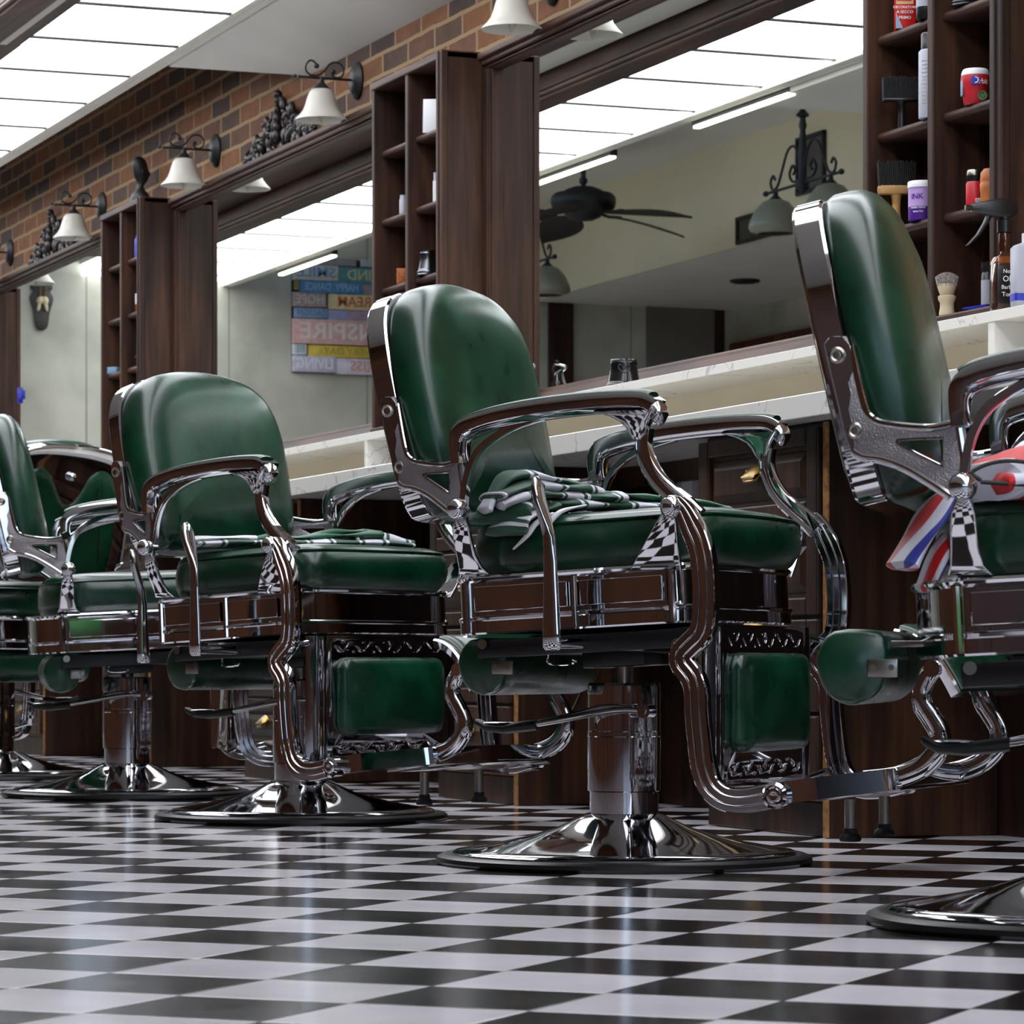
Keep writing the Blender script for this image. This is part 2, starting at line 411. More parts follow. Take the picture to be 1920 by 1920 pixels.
def flat_shape(outlines, depth, bevel=0., res=6):
    """filled 2-D outline with holes -> bmesh slab in x-y, centred on z = 0"""
    cu = bpy.data.curves.new('tmp', 'CURVE'); cu.dimensions = '2D'; cu.fill_mode = 'BOTH'
    cu.extrude = max(depth/2-bevel, 0); cu.bevel_depth = bevel; cu.bevel_resolution = 1
    for pts in outlines:
        sp = cu.splines.new('POLY'); sp.points.add(len(pts)-1); sp.use_cyclic_u = True
        for k, p in enumerate(pts): sp.points[k].co = (p[0], p[1], 0, 1)
    o = bpy.data.objects.new('tmp', cu); me = o.to_mesh()
    bm = bmesh.new(); bm.from_mesh(me); o.to_mesh_clear()
    bpy.data.objects.remove(o); bpy.data.curves.remove(cu)
    bmesh.ops.remove_doubles(bm, verts=bm.verts, dist=1e-5)
    return bm
def text_bm(body, size, depth=.0006, align='CENTER', sx=1.0, shear=0):
    cu = bpy.data.curves.new('tmp', 'FONT'); cu.body = body; cu.size = size; cu.extrude = depth
    cu.align_x = align; cu.align_y = 'CENTER'; cu.resolution_u = 2; cu.shear = shear; cu.offset = size*.012
    o = bpy.data.objects.new('tmp', cu); me = o.to_mesh()
    bm = bmesh.new(); bm.from_mesh(me); o.to_mesh_clear()
    bpy.data.objects.remove(o); bpy.data.curves.remove(cu)
    bmesh.ops.scale(bm, vec=(sx, 1, 1), verts=bm.verts)
    return bm
def xform(bm, m): bmesh.ops.transform(bm, matrix=m, verts=bm.verts); return bm
def join(bm, other):
    me = bpy.data.meshes.new('tmp'); other.to_mesh(me); other.free(); bm.from_mesh(me); bpy.data.meshes.remove(me)
# frames that stand a flat x-y drawing up:  on the room-facing (-Y) side / on the +X side
FACE_MY = Matrix(((1, 0, 0, 0), (0, 0, -1, 0), (0, 1, 0, 0), (0, 0, 0, 1)))
FACE_PX = Matrix(((0, 0, 1, 0), (1, 0, 0, 0), (0, 1, 0, 0), (0, 0, 0, 1)))
def copy_tree(o, parent=None):
    c = o.copy(); COL.objects.link(c); c.parent = parent
    for ch in [k for k in bpy.data.objects if k.parent == o]: copy_tree(ch, c)
    return c

# ------------------------------------------------------------------ the room
YM = 3.495                 # mirror face;  brick face is Y = 3.5
XE, XN = -18.26, 2.5       # far end wall, shop window wall
YO = -1.64                 # opposite long wall
b = NB(); box(b, XE-.2, XN+.2, YO-.2, 3.7, -.1, 0); struct(link('floor', b, 'tiles', smooth=False))
b = NB(); box(b, XE-.2, XN+.2, 3.5, 3.7, 0, 3.1); struct(link('wall_right', b, 'brick', smooth=False))
b = NB(); box(b, XE-.2, XE, YO-.2, 3.5, 0, 3.1); struct(link('wall_far', b, 'plaster', smooth=False))
b = NB(); box(b, XE, XN+.2, YO-.2, YO, 2.2, 3.1); box(b, XE, XN+.2, YO-.19, YO+.012, 0, 2.2, mi=1)
for k in range(10):       # panelling grooves as raised frames
    x = XE+.4+k*2.05
    box(b, x, x+.09, YO+.012, YO+.03, .12, 2.1, .004, mi=1)
box(b, XE, XN, YO+.012, YO+.05, 2.1, 2.26, .008, mi=1)
struct(link('wall_left', b, ['plaster', 'wood_room'], smooth=False))
# window wall behind the camera: piers, sill, lintel and panes
b = NB(); box(b, XN, XN+.2, YO, 3.5, 2.2, 3.1); box(b, XN, XN+.2, YO, 3.5, 0, .5); box(b, XN, XN+.2, YO, -1.5, .5, 2.2); box(b, XN, XN+.2, 3.35, 3.5, .5, 2.2)
struct(link('wall_near', b, 'wood_room', smooth=False))
b = NB()
for y0, y1 in ((-1.5, .1), (.18, 1.76), (1.84, 3.35)):
    for (a0, a1, c0, c1) in ((y0, y0+.05, .5, 2.2), (y1-.05, y1, .5, 2.2), (y0, y1, .5, .56), (y0, y1, 2.14, 2.2)):
        box(b, XN+.04, XN+.12, a0, a1, c0, c1, .004)
box(b, XN+.03, XN+.13, .1, .18, .5, 2.2); box(b, XN+.03, XN+.13, 1.76, 1.84, .5, 2.2)
struct(link('window_1', b, 'wood_dark', smooth=False))
# ceilings: dropped white strip along the brick, two fields of light panels either side of a beam, high grey bay, low far bay
def quadbox(bm, p, dz):
    lo = [bm.verts.new(q) for q in p]; hi = [bm.verts.new((q[0], q[1], q[2]+dz)) for q in p]
    bm.faces.new(lo); bm.faces.new(hi[::-1])
    for i in range(4):
        j = (i+1) % 4; bm.faces.new((lo[i], lo[j], hi[j], hi[i]))
b = NB(); quadbox(b, [(-11.45, 3.222, 2.44), (-10.73, 3.5, 2.31), (XN, 3.5, 2.31), (XN, 3.222, 2.44)], .3); struct(link('ceiling_strip', b, 'white_paint', smooth=False))
b = NB(); box(b, XE, XN, 3.19, 3.5, 2.96, 3.1)
box(b, -17.0, XN, 2.36, 3.19, 2.56, 2.7); box(b, XE, XN, 1.5, 2.36, 2.56, 2.7); box(b, XE, -17.0, 2.36, 3.19, 2.96, 3.1)
box(b, XE, XN, -.33, 1.5, 3.0, 3.1)
box(b, XE, XN, YO, -.33, 2.46, 3.1, mi=1)
box(b, -11.5, XN, -.32, 1.485, 2.45, 2.99)
struct(link('ceiling', b, ['grey_ceiling', 'grey_ceiling'], smooth=False))
b = NB(); box(b, XE, XN, -.34, -.32, 2.458, 3.0); struct(link('trim_1', b, 'beige_paint', smooth=False))
# metal edge profiles of the light fields
b = NB(); box(b, XE, XN, 3.19, 3.222, 2.447, 2.96, .002); box(b, XE, XN, 3.165, 3.195, 2.45, 2.462); struct(link('trim_2', b, 'grey_ceiling', smooth=False))
b = NB(); box(b, XE, XN, 1.49, 1.515, 2.47, 2.72, .002); box(b, XE, XN, 1.50, 1.545, 2.472, 2.48); struct(link('trim_3', b, 'grey_ceiling', smooth=False))
# beam with moulded lower edge
b = NB(); box(b, -17.0, XN, 2.372, 2.475, 2.36, 2.56, .006)
box(b, -17.0, XN, 2.357, 2.49, 2.372, 2.385, .004); box(b, -17.0, XN, 2.364, 2.482, 2.392, 2.40, .003)
tag(link('ceiling_beam', b, 'wood_x', smooth=False), 'long dark wooden ceiling beam with moulded edge between the two fields of glowing panels', 'beam')
b = NB(); box(b, -17.0, -11.3, 2.49, 2.66, 2.45, 2.56, .003); box(b, -11.3, XN, 2.49, 2.61, 2.45, 2.56, mi=1); box(b, -11.3, XN, 2.61, 2.655, 2.45, 2.56)
struct(link('trim_4', b, ['wood_x', 'white_paint'], smooth=False))
ORD = ['first', 'second', 'third', 'fourth', 'fifth', 'sixth', 'seventh', 'eighth', 'ninth', 'tenth', 'eleventh', 'twelfth', 'thirteenth', 'fourteenth', 'fifteenth', 'sixteenth']
def light_row(x_first, pitch, y0, y1, z, where, count, xa, xb):
    """square glowing ceiling panels with a dark gap between neighbours"""
    xs = []
    x = x_first
    while x > xa: x -= pitch
    edges = [xa]
    x += pitch
    while x < xb: edges.append(x); x += pitch
    tb = NB()
    for k in range(len(edges)-1):
        a, c = edges[k]+.006, edges[k+1]-.006
        if c-a < .05: continue
        bb = NB(); box(bb, a, c, y0, y1, z, z+.02, .001)
        o = link('ceiling_light_panel', bb, 'panel', smooth=False)
        tag(o, 'glowing white ceiling panel, %s from the far end wall in the row %s' % (ORD[len(xs)], where), 'ceiling light', 'glowing ceiling panels in the row ' + where)
        xs.append(a)
        if k: box(tb, edges[k]-.015, edges[k]+.015, y0, y1, z-.005, z+.003)
    struct(link('trim_5', tb, 'black_metal', smooth=False))
    # unseen panels added over and behind the camera to light the room
    bb = NB(); x = edges[-1]
    while x < XN-.2:
        box(bb, x+.006, min(x+pitch, XN)-.006, y0, y1, z, z+.02); x += pitch
    o = link('added_light_row', bb, 'panel', smooth=False)
    tag(o, 'run of unseen glowing panels added for light nearest the shop window, %s' % where, 'ceiling light')
light_row(-10.52, .626, 2.65, 3.188, 2.457, 'beside the brick wall', 14, -17.0, -9.2)
light_row(-10.77, .60, 1.515, 2.355, 2.50, 'on the room side of the beam', 14, XE, -9.5)

# dark panelling behind the knee spaces, slab, ledge
b = NB(); box(b, -18.2, -3.0, 3.46, 3.498, 0, .84); struct(link('baseboard_right', b, 'wood_dark', smooth=False))
b = NB(); box(b, -18.2, -3.0, 3.0, 3.495, .839, .886, .002)
tag(link('marble_counter', b, 'marble', smooth=False), 'long white veined marble counter top running the length of the brick wall', 'counter')
led = empty('display_ledge', (0, 3.38, .886), 0, 'white marble ledge with open compartments standing on the counter below the mirrors', 'shelf')
def child(name, bm, mat, par, **k):
    o = link(name, bm, mat, None, **k); o.parent = par; o.matrix_parent_inverse = par.matrix_basis.inverted(); return o
b = NB(); box(b, -18.2, -3.0, 3.27, 3.493, 1.014, 1.035, .001); child('ledge_top', b, 'marble', led, smooth=False)
for x in (-16.7, -13.1, -9.49, -5.77):
    b = NB(); box(b, x-.012, x+.012, 3.272, 3.47, .886, 1.014, .001); child('divider', b, 'marble', led, smooth=False)
b = NB(); box(b, -18.2, -3.0, 3.47, 3.49, .886, 1.014); child('back_panel', b, 'beige_paint', led, smooth=False)
b = NB(); box(b, -7.755, -6.675, 3.34, 3.38, .79, .8385, .003)
tag(link('counter_rail', b, 'wood_cab', smooth=False), 'brown wooden rail under the counter, left of the cabinet behind the central chair', 'rail')

# mirrors with moulded frames
mirr = [(-12.28, -9.66, 'middle'), (-9.03, -6.46, 'right'), (-15.49, -12.89, 'left')]
for x0, x1, wh in mirr:
    cx = (x0+x1)/2
    r = empty('wall_mirror', (cx, 3.5, 1.06), 0, {'middle': 'wood framed wall mirror showing the painted plank sign, between the two left shelf towers',
        'right': 'large wood framed wall mirror showing the ceiling fan, left of the nearest shelf tower',
        'left': 'wood framed wall mirror showing a mounted skull plaque, at the left edge'}[wh], 'mirror', 'wood framed mirrors above the counter')
    b = NB(); box(b, x0, x1, YM, 3.499, 1.04, 2.06); child('mirror_glass', b, 'mirror', r, smooth=False)
    b = NB()
    # top rail, bottom rail, side strips, each with stepped mouldings
    def rail(za, zb):
        s = 1 if zb > za else -1
        f = abs(zb-za)/.062
        box(b, x0, x1, YM-.020, 3.499, min(za, zb), max(za, zb), .002)
        box(b, x0, x1, YM-.034, 3.499, min(za+s*.018*f, zb), max(za+s*.018*f, zb), .004)
        box(b, x0, x1, YM-.046, 3.499, min(za+s*.038*f, zb), max(za+s*.038*f, zb), .004)
        box(b, x0, x1, YM-.026, 3.499, min(za+s*.006*f, za+s*.011*f), max(za+s*.006*f, za+s*.011*f), .0015)
    rail(2.047, 2.094)
    child('top_rail', b, 'wood_x', r, smooth=False)
    b = NB(); rings(b, [[(x, y, z) for y, z in ((3.499, 1.037), (3.445, 1.037), (3.445, 1.062), (3.450, 1.066), (3.452, 1.068), (3.466, 1.092), (3.470, 1.094), (3.472, 1.101), (3.478, 1.106), (3.499, 1.107))] for x in (x0, x1)]); child('bottom_rail', b, 'wood_x', r, smooth=False)
    for xa, s in ((x0, 1), (x1, -1)):
        b = NB()
        a, c = sorted((xa, xa+s*.05)); box(b, a, c, YM-.018, 3.499, 1.037, 2.05, .003)
        a, c = sorted((xa, xa+s*.034)); box(b, a, c, YM-.028, 3.499, 1.037, 2.05, .004)
        a, c = sorted((xa+s*.036, xa+s*.041)); box(b, a, c, YM-.024, 3.499, 1.037, 2.05, .002)
        child('side_rail', b, 'wood_v', r, smooth=False)

# shelf towers
SH = [1.276, 1.483, 1.69, 1.897]
TW = {'near': (-6.46, -5.86), 'mid': (-9.66, -9.04), 'far': (-12.89, -12.29), 'end': (-16.1, -15.50)}
def tower(key, label):
    x0, x1 = TW[key]; xm = (x0+x1)/2; yf = 3.35
    r = empty('shelf_tower', (xm, 3.42, 1.036), 0, label, 'shelf', 'wooden shelf towers between the mirrors')
    for a, c in ((x0, x0+.022), (x1-.022, x1)):
        b = NB(); box(b, a, c, yf, 3.498, 1.036, 2.10, .003)
        if a > xm:   # moulded front stile of the near side
            box(b, x1-.045, x1+.004, yf-.006, yf+.014, 1.037, 2.10, .003); box(b, x1-.03, x1-.018, yf-.010, yf, 1.037, 2.10, .002)
        child('side_panel', b, 'wood_v', r, smooth=False)
    b = NB(); box(b, xm-.012, xm+.012, yf, 3.485, 1.06, 2.08, .003); child('partition', b, 'wood_v', r, smooth=False)
    b = NB(); box(b, x0, x1, yf-.004, 3.498, 2.08, 2.102, .003); child('top_board', b, 'wood_x', r, smooth=False)
    b = NB(); box(b, x0, x1, yf-.006, 3.498, 1.0365, 1.062, .004); box(b, x0, x1, yf-.012, yf, 1.038, 1.046, .002); child('bottom_board', b, 'wood_x', r, smooth=False)
    b = NB(); box(b, x0+.02, x1-.02, 3.484, 3.498, 1.05, 2.09); child('back_board', b, 'wood_v', r, smooth=False)
    for z in SH:
        for a, c in ((x0+.022, xm-.012), (xm+.012, x1-.022)):
            b = NB(); box(b, a, c, yf+.022, 3.485, z-.02, z, .0085, seg=3); child('shelf_board', b, 'wood_x', r)
    return r
tower('near', 'brown wooden shelf tower with brushes and tubs, at the right edge behind the nearest chair')
tower('mid', 'brown wooden shelf tower left of the mirror showing the fan, holding a chrome cup')
tower('far', 'brown wooden shelf tower with small bust on top, left of the plank-sign mirror')
tower('end', 'farthest brown wooden shelf tower, only its side reflected at the left edge')

# drawer cabinets
def cabinet(x1, label):
    w = .6; x0 = x1-w; yf = 3.07
    r = empty('drawer_cabinet', ((x0+x1)/2, 3.26, 0), 0, label, 'cabinet', 'wooden drawer cabinets under the counter')
    b = NB(); box(b, x0, x1-.02, yf+.012, 3.459, .075, .838, .002); box(b, x0+.03, x1-.03, yf+.02, 3.459, 0, .075)
    child('body', b, 'wood_cab', r, smooth=False)
    b = NB(); box(b, x1-.02, x1, yf, 3.459, 0.001, .838, .003); child('side_panel', b, 'wood_cab', r, smooth=False)
    b = NB(); box(b, x1-.021, x1+.0006, yf-.0006, yf+.004, .002, .836, .001); box(b, x0, x1-.02, yf+.008, yf+.016, .073, .079, .001)
    child('worn_edge', b, 'worn_edge', r, smooth=False)
    b = NB(); box(b, x0+.002, x1-.024, yf+.014, yf+.03, .002, .07, .002); child('plinth', b, 'wood_cab', r, smooth=False)
    zs = [.082, .25, .445, .64, .832]
    for k in range(4):
        za, zb = zs[k]+.004, zs[k+1]-.004
        b = NB(); fy = yf
        box(b, x0+.004, x1-.024, fy, fy+.014, za, zb, .002)                 # slab
        box(b, x0+.004, x0+.054, fy-.012, fy+.002, za, zb, .004); box(b, x1-.074, x1-.024, fy-.012, fy+.002, za, zb, .004)
        box(b, x0+.054, x1-.074, fy-.012, fy+.002, za, za+.036, .004); box(b, x0+.054, x1-.074, fy-.012, fy+.002, zb-.036, zb, .004)
        # raised field with sloping edges
        ax, cx2, az, cz = x0+.062, x1-.082, za+.044, zb-.044
        rs = [[(ax+d, fy-h, az+d), (cx2-d, fy-h, az+d), (cx2-d, fy-h, cz-d), (ax+d, fy-h, cz-d)] for d, h in ((0, 0), (.003, .002), (.022, .010), (.026, .010))]
        rings(b, rs)
        dr = child('drawer', b, 'wood_cab', r, smooth=False)
        # cup pull: scalloped brass shell with two rosettes
        b = NB(); hx, hz = (ax+cx2)/2, (za+zb)/2+.004
        n = 14; rs = []
        for j in range(7):
            t = j/6*PI*.5
            rs.append([(hx+.036*math.cos(PI*i/(n-1))*math.cos(t*.25), fy-.010-.020*math.sin(t), hz+.012+(-.001)+(.016*math.sin(PI*i/(n-1)))*math.cos(t)-.018*math.sin(t)*(.5+.5*math.sin(PI*i/(n-1)))) for i in range(n)])
        V = [[b.verts.new(p) for p in q] for q in rs]
        for j in range(6):
            for i in range(n-1): b.faces.new((V[j][i], V[j][i+1], V[j+1][i+1], V[j+1][i]))
        for s in (-1, 1): sphere(b, (hx+s*.038, fy-.011, hz+.012), .006, u=10, v=6)
        tube(b, cr([(hx-.038, fy-.013, hz+.012), (hx-.03, fy-.024, hz-.006), (hx, fy-.03, hz-.010), (hx+.03, fy-.024, hz-.006), (hx+.038, fy-.013, hz+.012)], 4), .0028, 8)
        h = link('pull_handle', b, 'brass', dr); h['label'] = 'antique brass cup pull'
    return r
cabinet(-6.07, 'dark wooden drawer cabinet with worn corner, right of the central green chair')
cabinet(-7.76, 'dark wooden drawer cabinet standing behind the footrest of the chair left of centre')
cabinet(-9.5, 'wooden drawer cabinet with brass pulls between second and third pedestal from the left')
cabinet(-11.15, 'wooden drawer cabinet behind the second pedestal from the left')
cabinet(-12.66, 'farthest wooden drawer cabinet, behind the leftmost pedestals')

# ------------------------------------------------------------------ barber chair (front = +x, its left = +y)
TILT = .226                     # lean of the back
def back_pt(s, w, d):
    """s up the back, w across, d forward of the rear face"""
    ux, uz = -TILT/math.hypot(1, TILT), 1/math.hypot(1, TILT)
    return (-.321 + ux*s + uz*d, w, .598 + uz*s - ux*d)
def back_outline(dome=False):
    half = [(.0, .0), (.165, .0), (.20, .012), (.218, .045), (.226, .10), (.232, .17), (.232, .235), (.226, .290), (.211, .335), (.184, .371), (.140, .397), (.076, .412), (0, .417)] if dome else [(.0, .0), (.165, .0), (.20, .012), (.218, .045), (.226, .10), (.232, .17), (.233, .24), (.230, .298), (.219, .346), (.195, .382), (.152, .405), (.082, .417), (0, .420)]
    pts = cr([(w, s, 0) for w, s in half], 5)
    out = [(p.x, p.y) for p in pts]
    out2 = [(-x, y) for x, y in out[::-1]]
    return out[1:-1] + out2[1:-1]
def shrink(o, d):
    """inset an outline by distance d"""
    n = len(o); r = []
    for i in range(n):
        a, c = Vector(o[i-1]), Vector(o[(i+1) % n]); t = (c-a).normalized(); nn = Vector((-t.y, t.x))
        r.append((o[i][0]+nn.x*d, o[i][1]+nn.y*d))
    return r
def PIT(bm):      # the seat is tipped back about three degrees
    return xform(bm, Matrix.Translation((0, 0, .45)) @ Matrix.Rotation(R_(-2.9), 4, 'Y') @ Matrix.Translation((0, 0, -.45)))
def make_chair():
    root = empty('barber_chair', (0, 0, 0), 0, 'x', 'chair')
    P = lambda name, bm, mat, lab=None, par=None, **k: (lambda o: (o.__setitem__('label', lab) if lab else None, o)[1])(link(name, bm, mat, par or root, **k))
    # --- floor base and column
    b = NB(); lathe(b, [(.0, .012), (.286, .012), (.300, .014), (.302, .020), (.296, .024), (.27, .028), (.22, .036), (.17, .047), (.12, .062), (.085, .078), (.066, .088), (0, .088)], 96)
    P('base_plate', b, 'chrome')
    b = NB(); lathe(b, [(.295, .001), (.328, .001), (.331, .006), (.329, .013), (.318, .018), (.298, .017), (.29, .010)], 96, caps=False)
    P('base_ring', b, 'black_metal', 'black outer ring of the base')
    b = NB(); lathe(b, [(.0605, .070), (.0605, .126), (.0645, .128), (.0645, .222), (.0655, .224), (.0655, .231), (.0645, .233), (.0645, .312), (.062, .317), (0, .317)], 64)
    column = P('column', b, 'chrome', angle=18)
    b = NB(); lathe(b, [(.0165, .31), (.0165, .40)], 32); P('piston', b, 'steel')
    # --- foot lever (keeps its own direction when the seat is turned)
    lev = empty('x', (0, 0, 0), 0, None, None); lev.name = 'tmp'
    b = NB()
    tube(b, cr([(.075, -.078, .268), (.03, -.083, .270), (-.03, -.085, .262), (-.10, -.085, .250), (-.145, -.085, .243)], 5), .0055, 12)
    tube(b, cr([(.06, -.066, .270), (.0, -.072, .276), (-.06, -.075, .263), (-.14, -.078, .245)], 5), .0045, 12)
    lathe(b, [(.012, -.092), (.012, -.06)], 20, c=(.075, 0, .268), axis='y'); lathe(b, [(.005, -.094), (.005, -.09)], 12, c=(.075, 0, .268), axis='y')
    L = P('foot_lever', b, 'chrome')
    b = NB(); rs = []
    for x, hy, hz, z in ((-.13, .011, .009, .243), (-.15, .013, .010, .241), (-.19, .019, .009, .236), (-.225, .019, .008, .238), (-.243, .012, .007, .246), (-.248, .006, .004, .249)):
        rs.append([(x, -.083+hy*math.cos(a*PI/8), z+hz*math.sin(a*PI/8)) for a in range(16)])
    rings(b, rs); P('lever_pad', b, 'rubber', 'black rubber pad', par=L)
    b = NB(); sphere(b, (-.205, -.083, .2455), .01, 3.4, 1.5, .35); P('lever_cap', b, 'chrome', par=L)
    bpy.data.objects.remove(lev)
    # --- under-seat mechanism
    b = NB(); box(b, -.13, .18, -.12, .12, .372, .406, .004); box(b, -.06, .06, -.06, .06, .345, .38, .004)
    for s in (-1, 1):
        box(b, -.185, .205, s*.215-.006, s*.215+.006, .368, .400, .002)
    box(b, -.10, .14, -.205, .205, .385, .395)
    tube(b, [(.05, -.2, .382), (.17, .1, .372)], .005, 8); tube(b, [(-.02, -.2, .385), (.12, .0, .366)], .006, 8)
    mech = P('mechanism', PIT(b), 'black_metal', 'black steel tilt mechanism under the seat')
    for s in (-1, 1):
        for x in (-.17, .19):
            b = NB(); lathe(b, [(.0, .0), (.009, .0), (.009, .002), (.006, .004), (.0, .004)], 16, c=(x, s*.221 if s > 0 else -.225, .384), axis='y'); P('bolt', b, 'steel', par=mech)
    # --- seat box
    b = NB(); cx = .013; hx, hy = .208, .262
    prof = [(-.02, .408), (-.002, .408), (.0, .411), (.0, .430), (.0025, .432), (.003, .4365), (-.003, .439), (-.003, .496), (.002, .500), (.004, .504), (.002, .508), (-.03, .508)]
    rs = []
    for off, z in prof:
        ring = dense(rrect(hx+off, hy+off, .03+off*.5, 6))
        rs.append([(cx+x + (.018 if x > 0 else -.068)*max(0, 1-(y/hy)**2)*min(1, abs(x)/.12), y, z) for x, y in ring])
    rings(b, rs)
    for s in (-1, 1):     # pilasters and raised side panel frames
        for x in (-.182, .02, .196):
            lathe(b, [(.0, .412), (.008, .412), (.008, .498), (.0, .498)], 12, c=(x, s*(hy-.004), 0))
        sphere(b, (.205, s*(hy-.01), .4375), .011, 1, 1, .7)
        box(b, -.165, .008, s*hy-.004, s*hy+.003*s+.0015, .446, .490, .002); box(b, .032, .182, s*hy-.004, s*hy+.003*s+.0015, .446, .490, .002)
    P('seat_box', PIT(b), 'chrome', angle=20)
    # --- seat cushion
    b = NB(); rs = []
    for k, z, f in ((.97, .506, 0), (1.0, .512, 0), (1.035, .530, .004), (1.045, .553, .007), (1.03, .577, .008), (.985, .594, .006), (.90, .603, .003), (.7, .609, 0), (.4, .613, 0), (.02, .614, 0)):
        ring = dense(rrect(.205*k, .236*k, .055*k, 7))
        rs.append([(.037+f+x+(.018 if x > 0 else -.058)*max(0, 1-(y/.236/k)**2)*min(1, abs(x)/.12/k)*k, y, z + .006*max(0, -x/.2)*(1 if z > .55 else 0)) for x, y in ring])
    rings(b, rs); cus = P('seat_cushion', PIT(b), 'leather', 'green leather seat cushion', angle=70)
    b = NB(); ring = dense(rrect(.205*1.01, .236*1.01, .055, 8))
    tube(b, [(.043+x+(.018 if x > 0 else -.058)*max(0, 1-(y/.238)**2)*min(1, abs(x)/.12), y, .590) for x, y in ring], .0028, 6, closed=True); P('piping', PIT(b), 'leather', par=cus)
    # --- back: chrome shell, green cushion, rear pad
    o = back_outline()
    b = NB()
    prof = [(.045, -.002), (.012, -.002), (.003, .0), (0, .004), (0, .036), (.003, .040), (.02, .042)]
    rings(b, [[back_pt(s, w, d) for w, s in shrink(o, i)] for i, d in prof], cap0=True, cap1=True)
    P('back_shell', b, 'chrome', 'chrome shell behind the backrest', angle=24)
    o = back_outline(True)
    b = NB()
    prof = [(.010, .040), (-.004, .042), (-.009, .052), (-.009, .070), (-.006, .090), (.004, .106), (.024, .119), (.065, .128)]
    rs = []
    for i, d in prof: rs.append([back_pt(s, w, d) for w, s in shrink(o, i)])
    c = (0, .19)
    base = shrink(o, .07)
    for k, d in ((.7, .133), (.42, .136), (.18, .136)): rs.append([back_pt(c[1]+(s-c[1])*k, w*k, d-.004*(1-k)) for w, s in base])
    rings(b, rs); P('back_cushion', b, 'leather', 'green leather back cushion', angle=75)
    b = NB()    # heart-shaped rear pad
    hp = [(0, .02), (.10, .02), (.165, .035), (.182, .09), (.185, .18), (.178, .27), (.155, .325), (.115, .345), (.075, .325), (.045, .275), (.02, .243), (0, .236)]
    q = cr([(w, s, 0) for w, s in hp], 4); oo = [(p.x, p.y) for p in q]; oo = oo[1:-1] + [(-x, y) for x, y in oo[::-1]][1:-1]
    rings(b, [[back_pt(s, w, d) for w, s in shrink(oo, i)] for i, d in ((0, -.001), (-.001, -.004), (.004, -.007), (.02, -.010), (.045, -.011))])
    P('rear_pad', b, 'leather', 'green leather pad set in the chrome back', angle=75)
    b = NB(); sphere(b, back_pt(.325, 0, -.008), .014, u=16, v=10); lathe(b, [(.006, -.012), (.006, .008)], 12, c=back_pt(.325, 0, -.004), axis='x'); P('back_knob', b, 'chrome')
    # --- side castings left and right
    for s in (-1, 1):
        # bracket from the back to the rear post
        Y = s*.262
        zq = lambda x, z: (x, z)
        out = cr([(-.352, .806, 0), (-.345, .811, 0), (-.332, .811, 0), (-.324, .803, 0), (-.304, .722, 0), (-.290, .702, 0), (-.262, .694, 0), (-.215, .689, 0), (-.180, .694, 0), (-.170, .686, 0), (-.168, .65, 0), (-.172, .608, 0), (-.186, .602, 0), (-.213, .620, 0), (-.250, .642, 0), (-.280, .653, 0), (-.304, .656, 0), (-.318, .664, 0), (-.328, .69, 0), (-.352, .79, 0)], 3, closed=True)
        hole = [(p.x, p.y) for p in cr([(-.257, .675, 0), (-.254, .6765, 0), (-.202, .6765, 0), (-.198, .673, 0), (-.198, .644, 0), (-.203, .643, 0), (-.256, .671, 0)], 2, closed=True)]
        def skew(bm):      # the casting runs outwards from the back to the post
            for v in bm.verts: v.co.y = s*(abs(v.co.y) + .05*max(0, min(1, (v.co.x+.325)/.14)))
            return bm
        Y = s*.246
        b = flat_shape([[(p.x, p.y) for p in out], hole[::-1]], .008, .0015)
        xform(b, Matrix.Translation((0, Y, 0)) @ FACE_MY); br = P('back_bracket', skew(b), 'cast', 'cast bracket with triangular opening')
        b = NB()
        tube(b, cr([(-.322, Y, .80), (-.304, Y, .725), (-.290, Y, .703), (-.262, Y, .695), (-.215, Y, .690), (-.182, Y, .695)], 4), .0056, 10)
        tube(b, cr([(-.318, Y, .664), (-.304, Y, .656), (-.280, Y, .652), (-.250, Y, .641), (-.213, Y, .619), (-.188, Y, .602)], 4), .0062, 10)
        tube(b, [(h[0], Y+s*.004, h[1]) for h in hole], .0016, 6, closed=True)
        tube(b, [(-.178, Y, .695), (-.171, Y, .65), (-.175, Y, .608)], .0055, 8)
        skew(b)
        rings(b, [[(x+dx, Y+s*h, z) for x, z in ((-.354-.0, .803), (-.347, .812), (-.332, .812), (-.322, .80), (-.296, .664), (-.302, .657), (-.318, .660), (-.327, .685))] for dx, h in ((0, -.006), (0, .0060), (.0005, .0072))])
        P('bracket_rim', b, 'chrome', par=br, angle=35)
        for x, z in ((-.338, .788), (-.314, .690)):
            b = NB(); lathe(b, [(.0, .0), (.011, .0), (.011, .003), (.008, .005), (.0055, .0035), (.003, .004), (0, .0035)], 20, c=(x, abs(Y)+.0068, z), axis='y')
            if s < 0: bmesh.ops.scale(b, vec=(1, -1, 1), verts=b.verts)
            P('bolt', b, 'steel', par=br)
        # arm rest: chrome band with green top pad
        YA = s*.293
        AX = lambda x: -.176 + (x+.199)*.885
        path = cr([Vector((AX(x), z, 0)) for x, z in [(-.199, .690), (-.201, .715), (-.198, .738), (-.180, .753), (-.13, .766), (-.06, .776), (.02, .783), (.10, .787), (.165, .787), (.19, .784), (.206, .776)]], 5)
        pth = [(p.x, p.y) for p in path]
        prof = [(-.019, -.012), (-.0195, 0), (-.019, .012), (-.009, .0245), (.009, .0255), (.0135, .023), (.0135, -.023), (.009, -.0255), (-.009, -.0245)]
        sc_ = [.72 if p[1] < .715 else (.88 if p[1] < .74 else 1.0) for p in pth]
        sc_ = [sum(sc_[max(0, i-3):i+4])/len(sc_[max(0, i-3):i+4]) for i in range(len(sc_))]
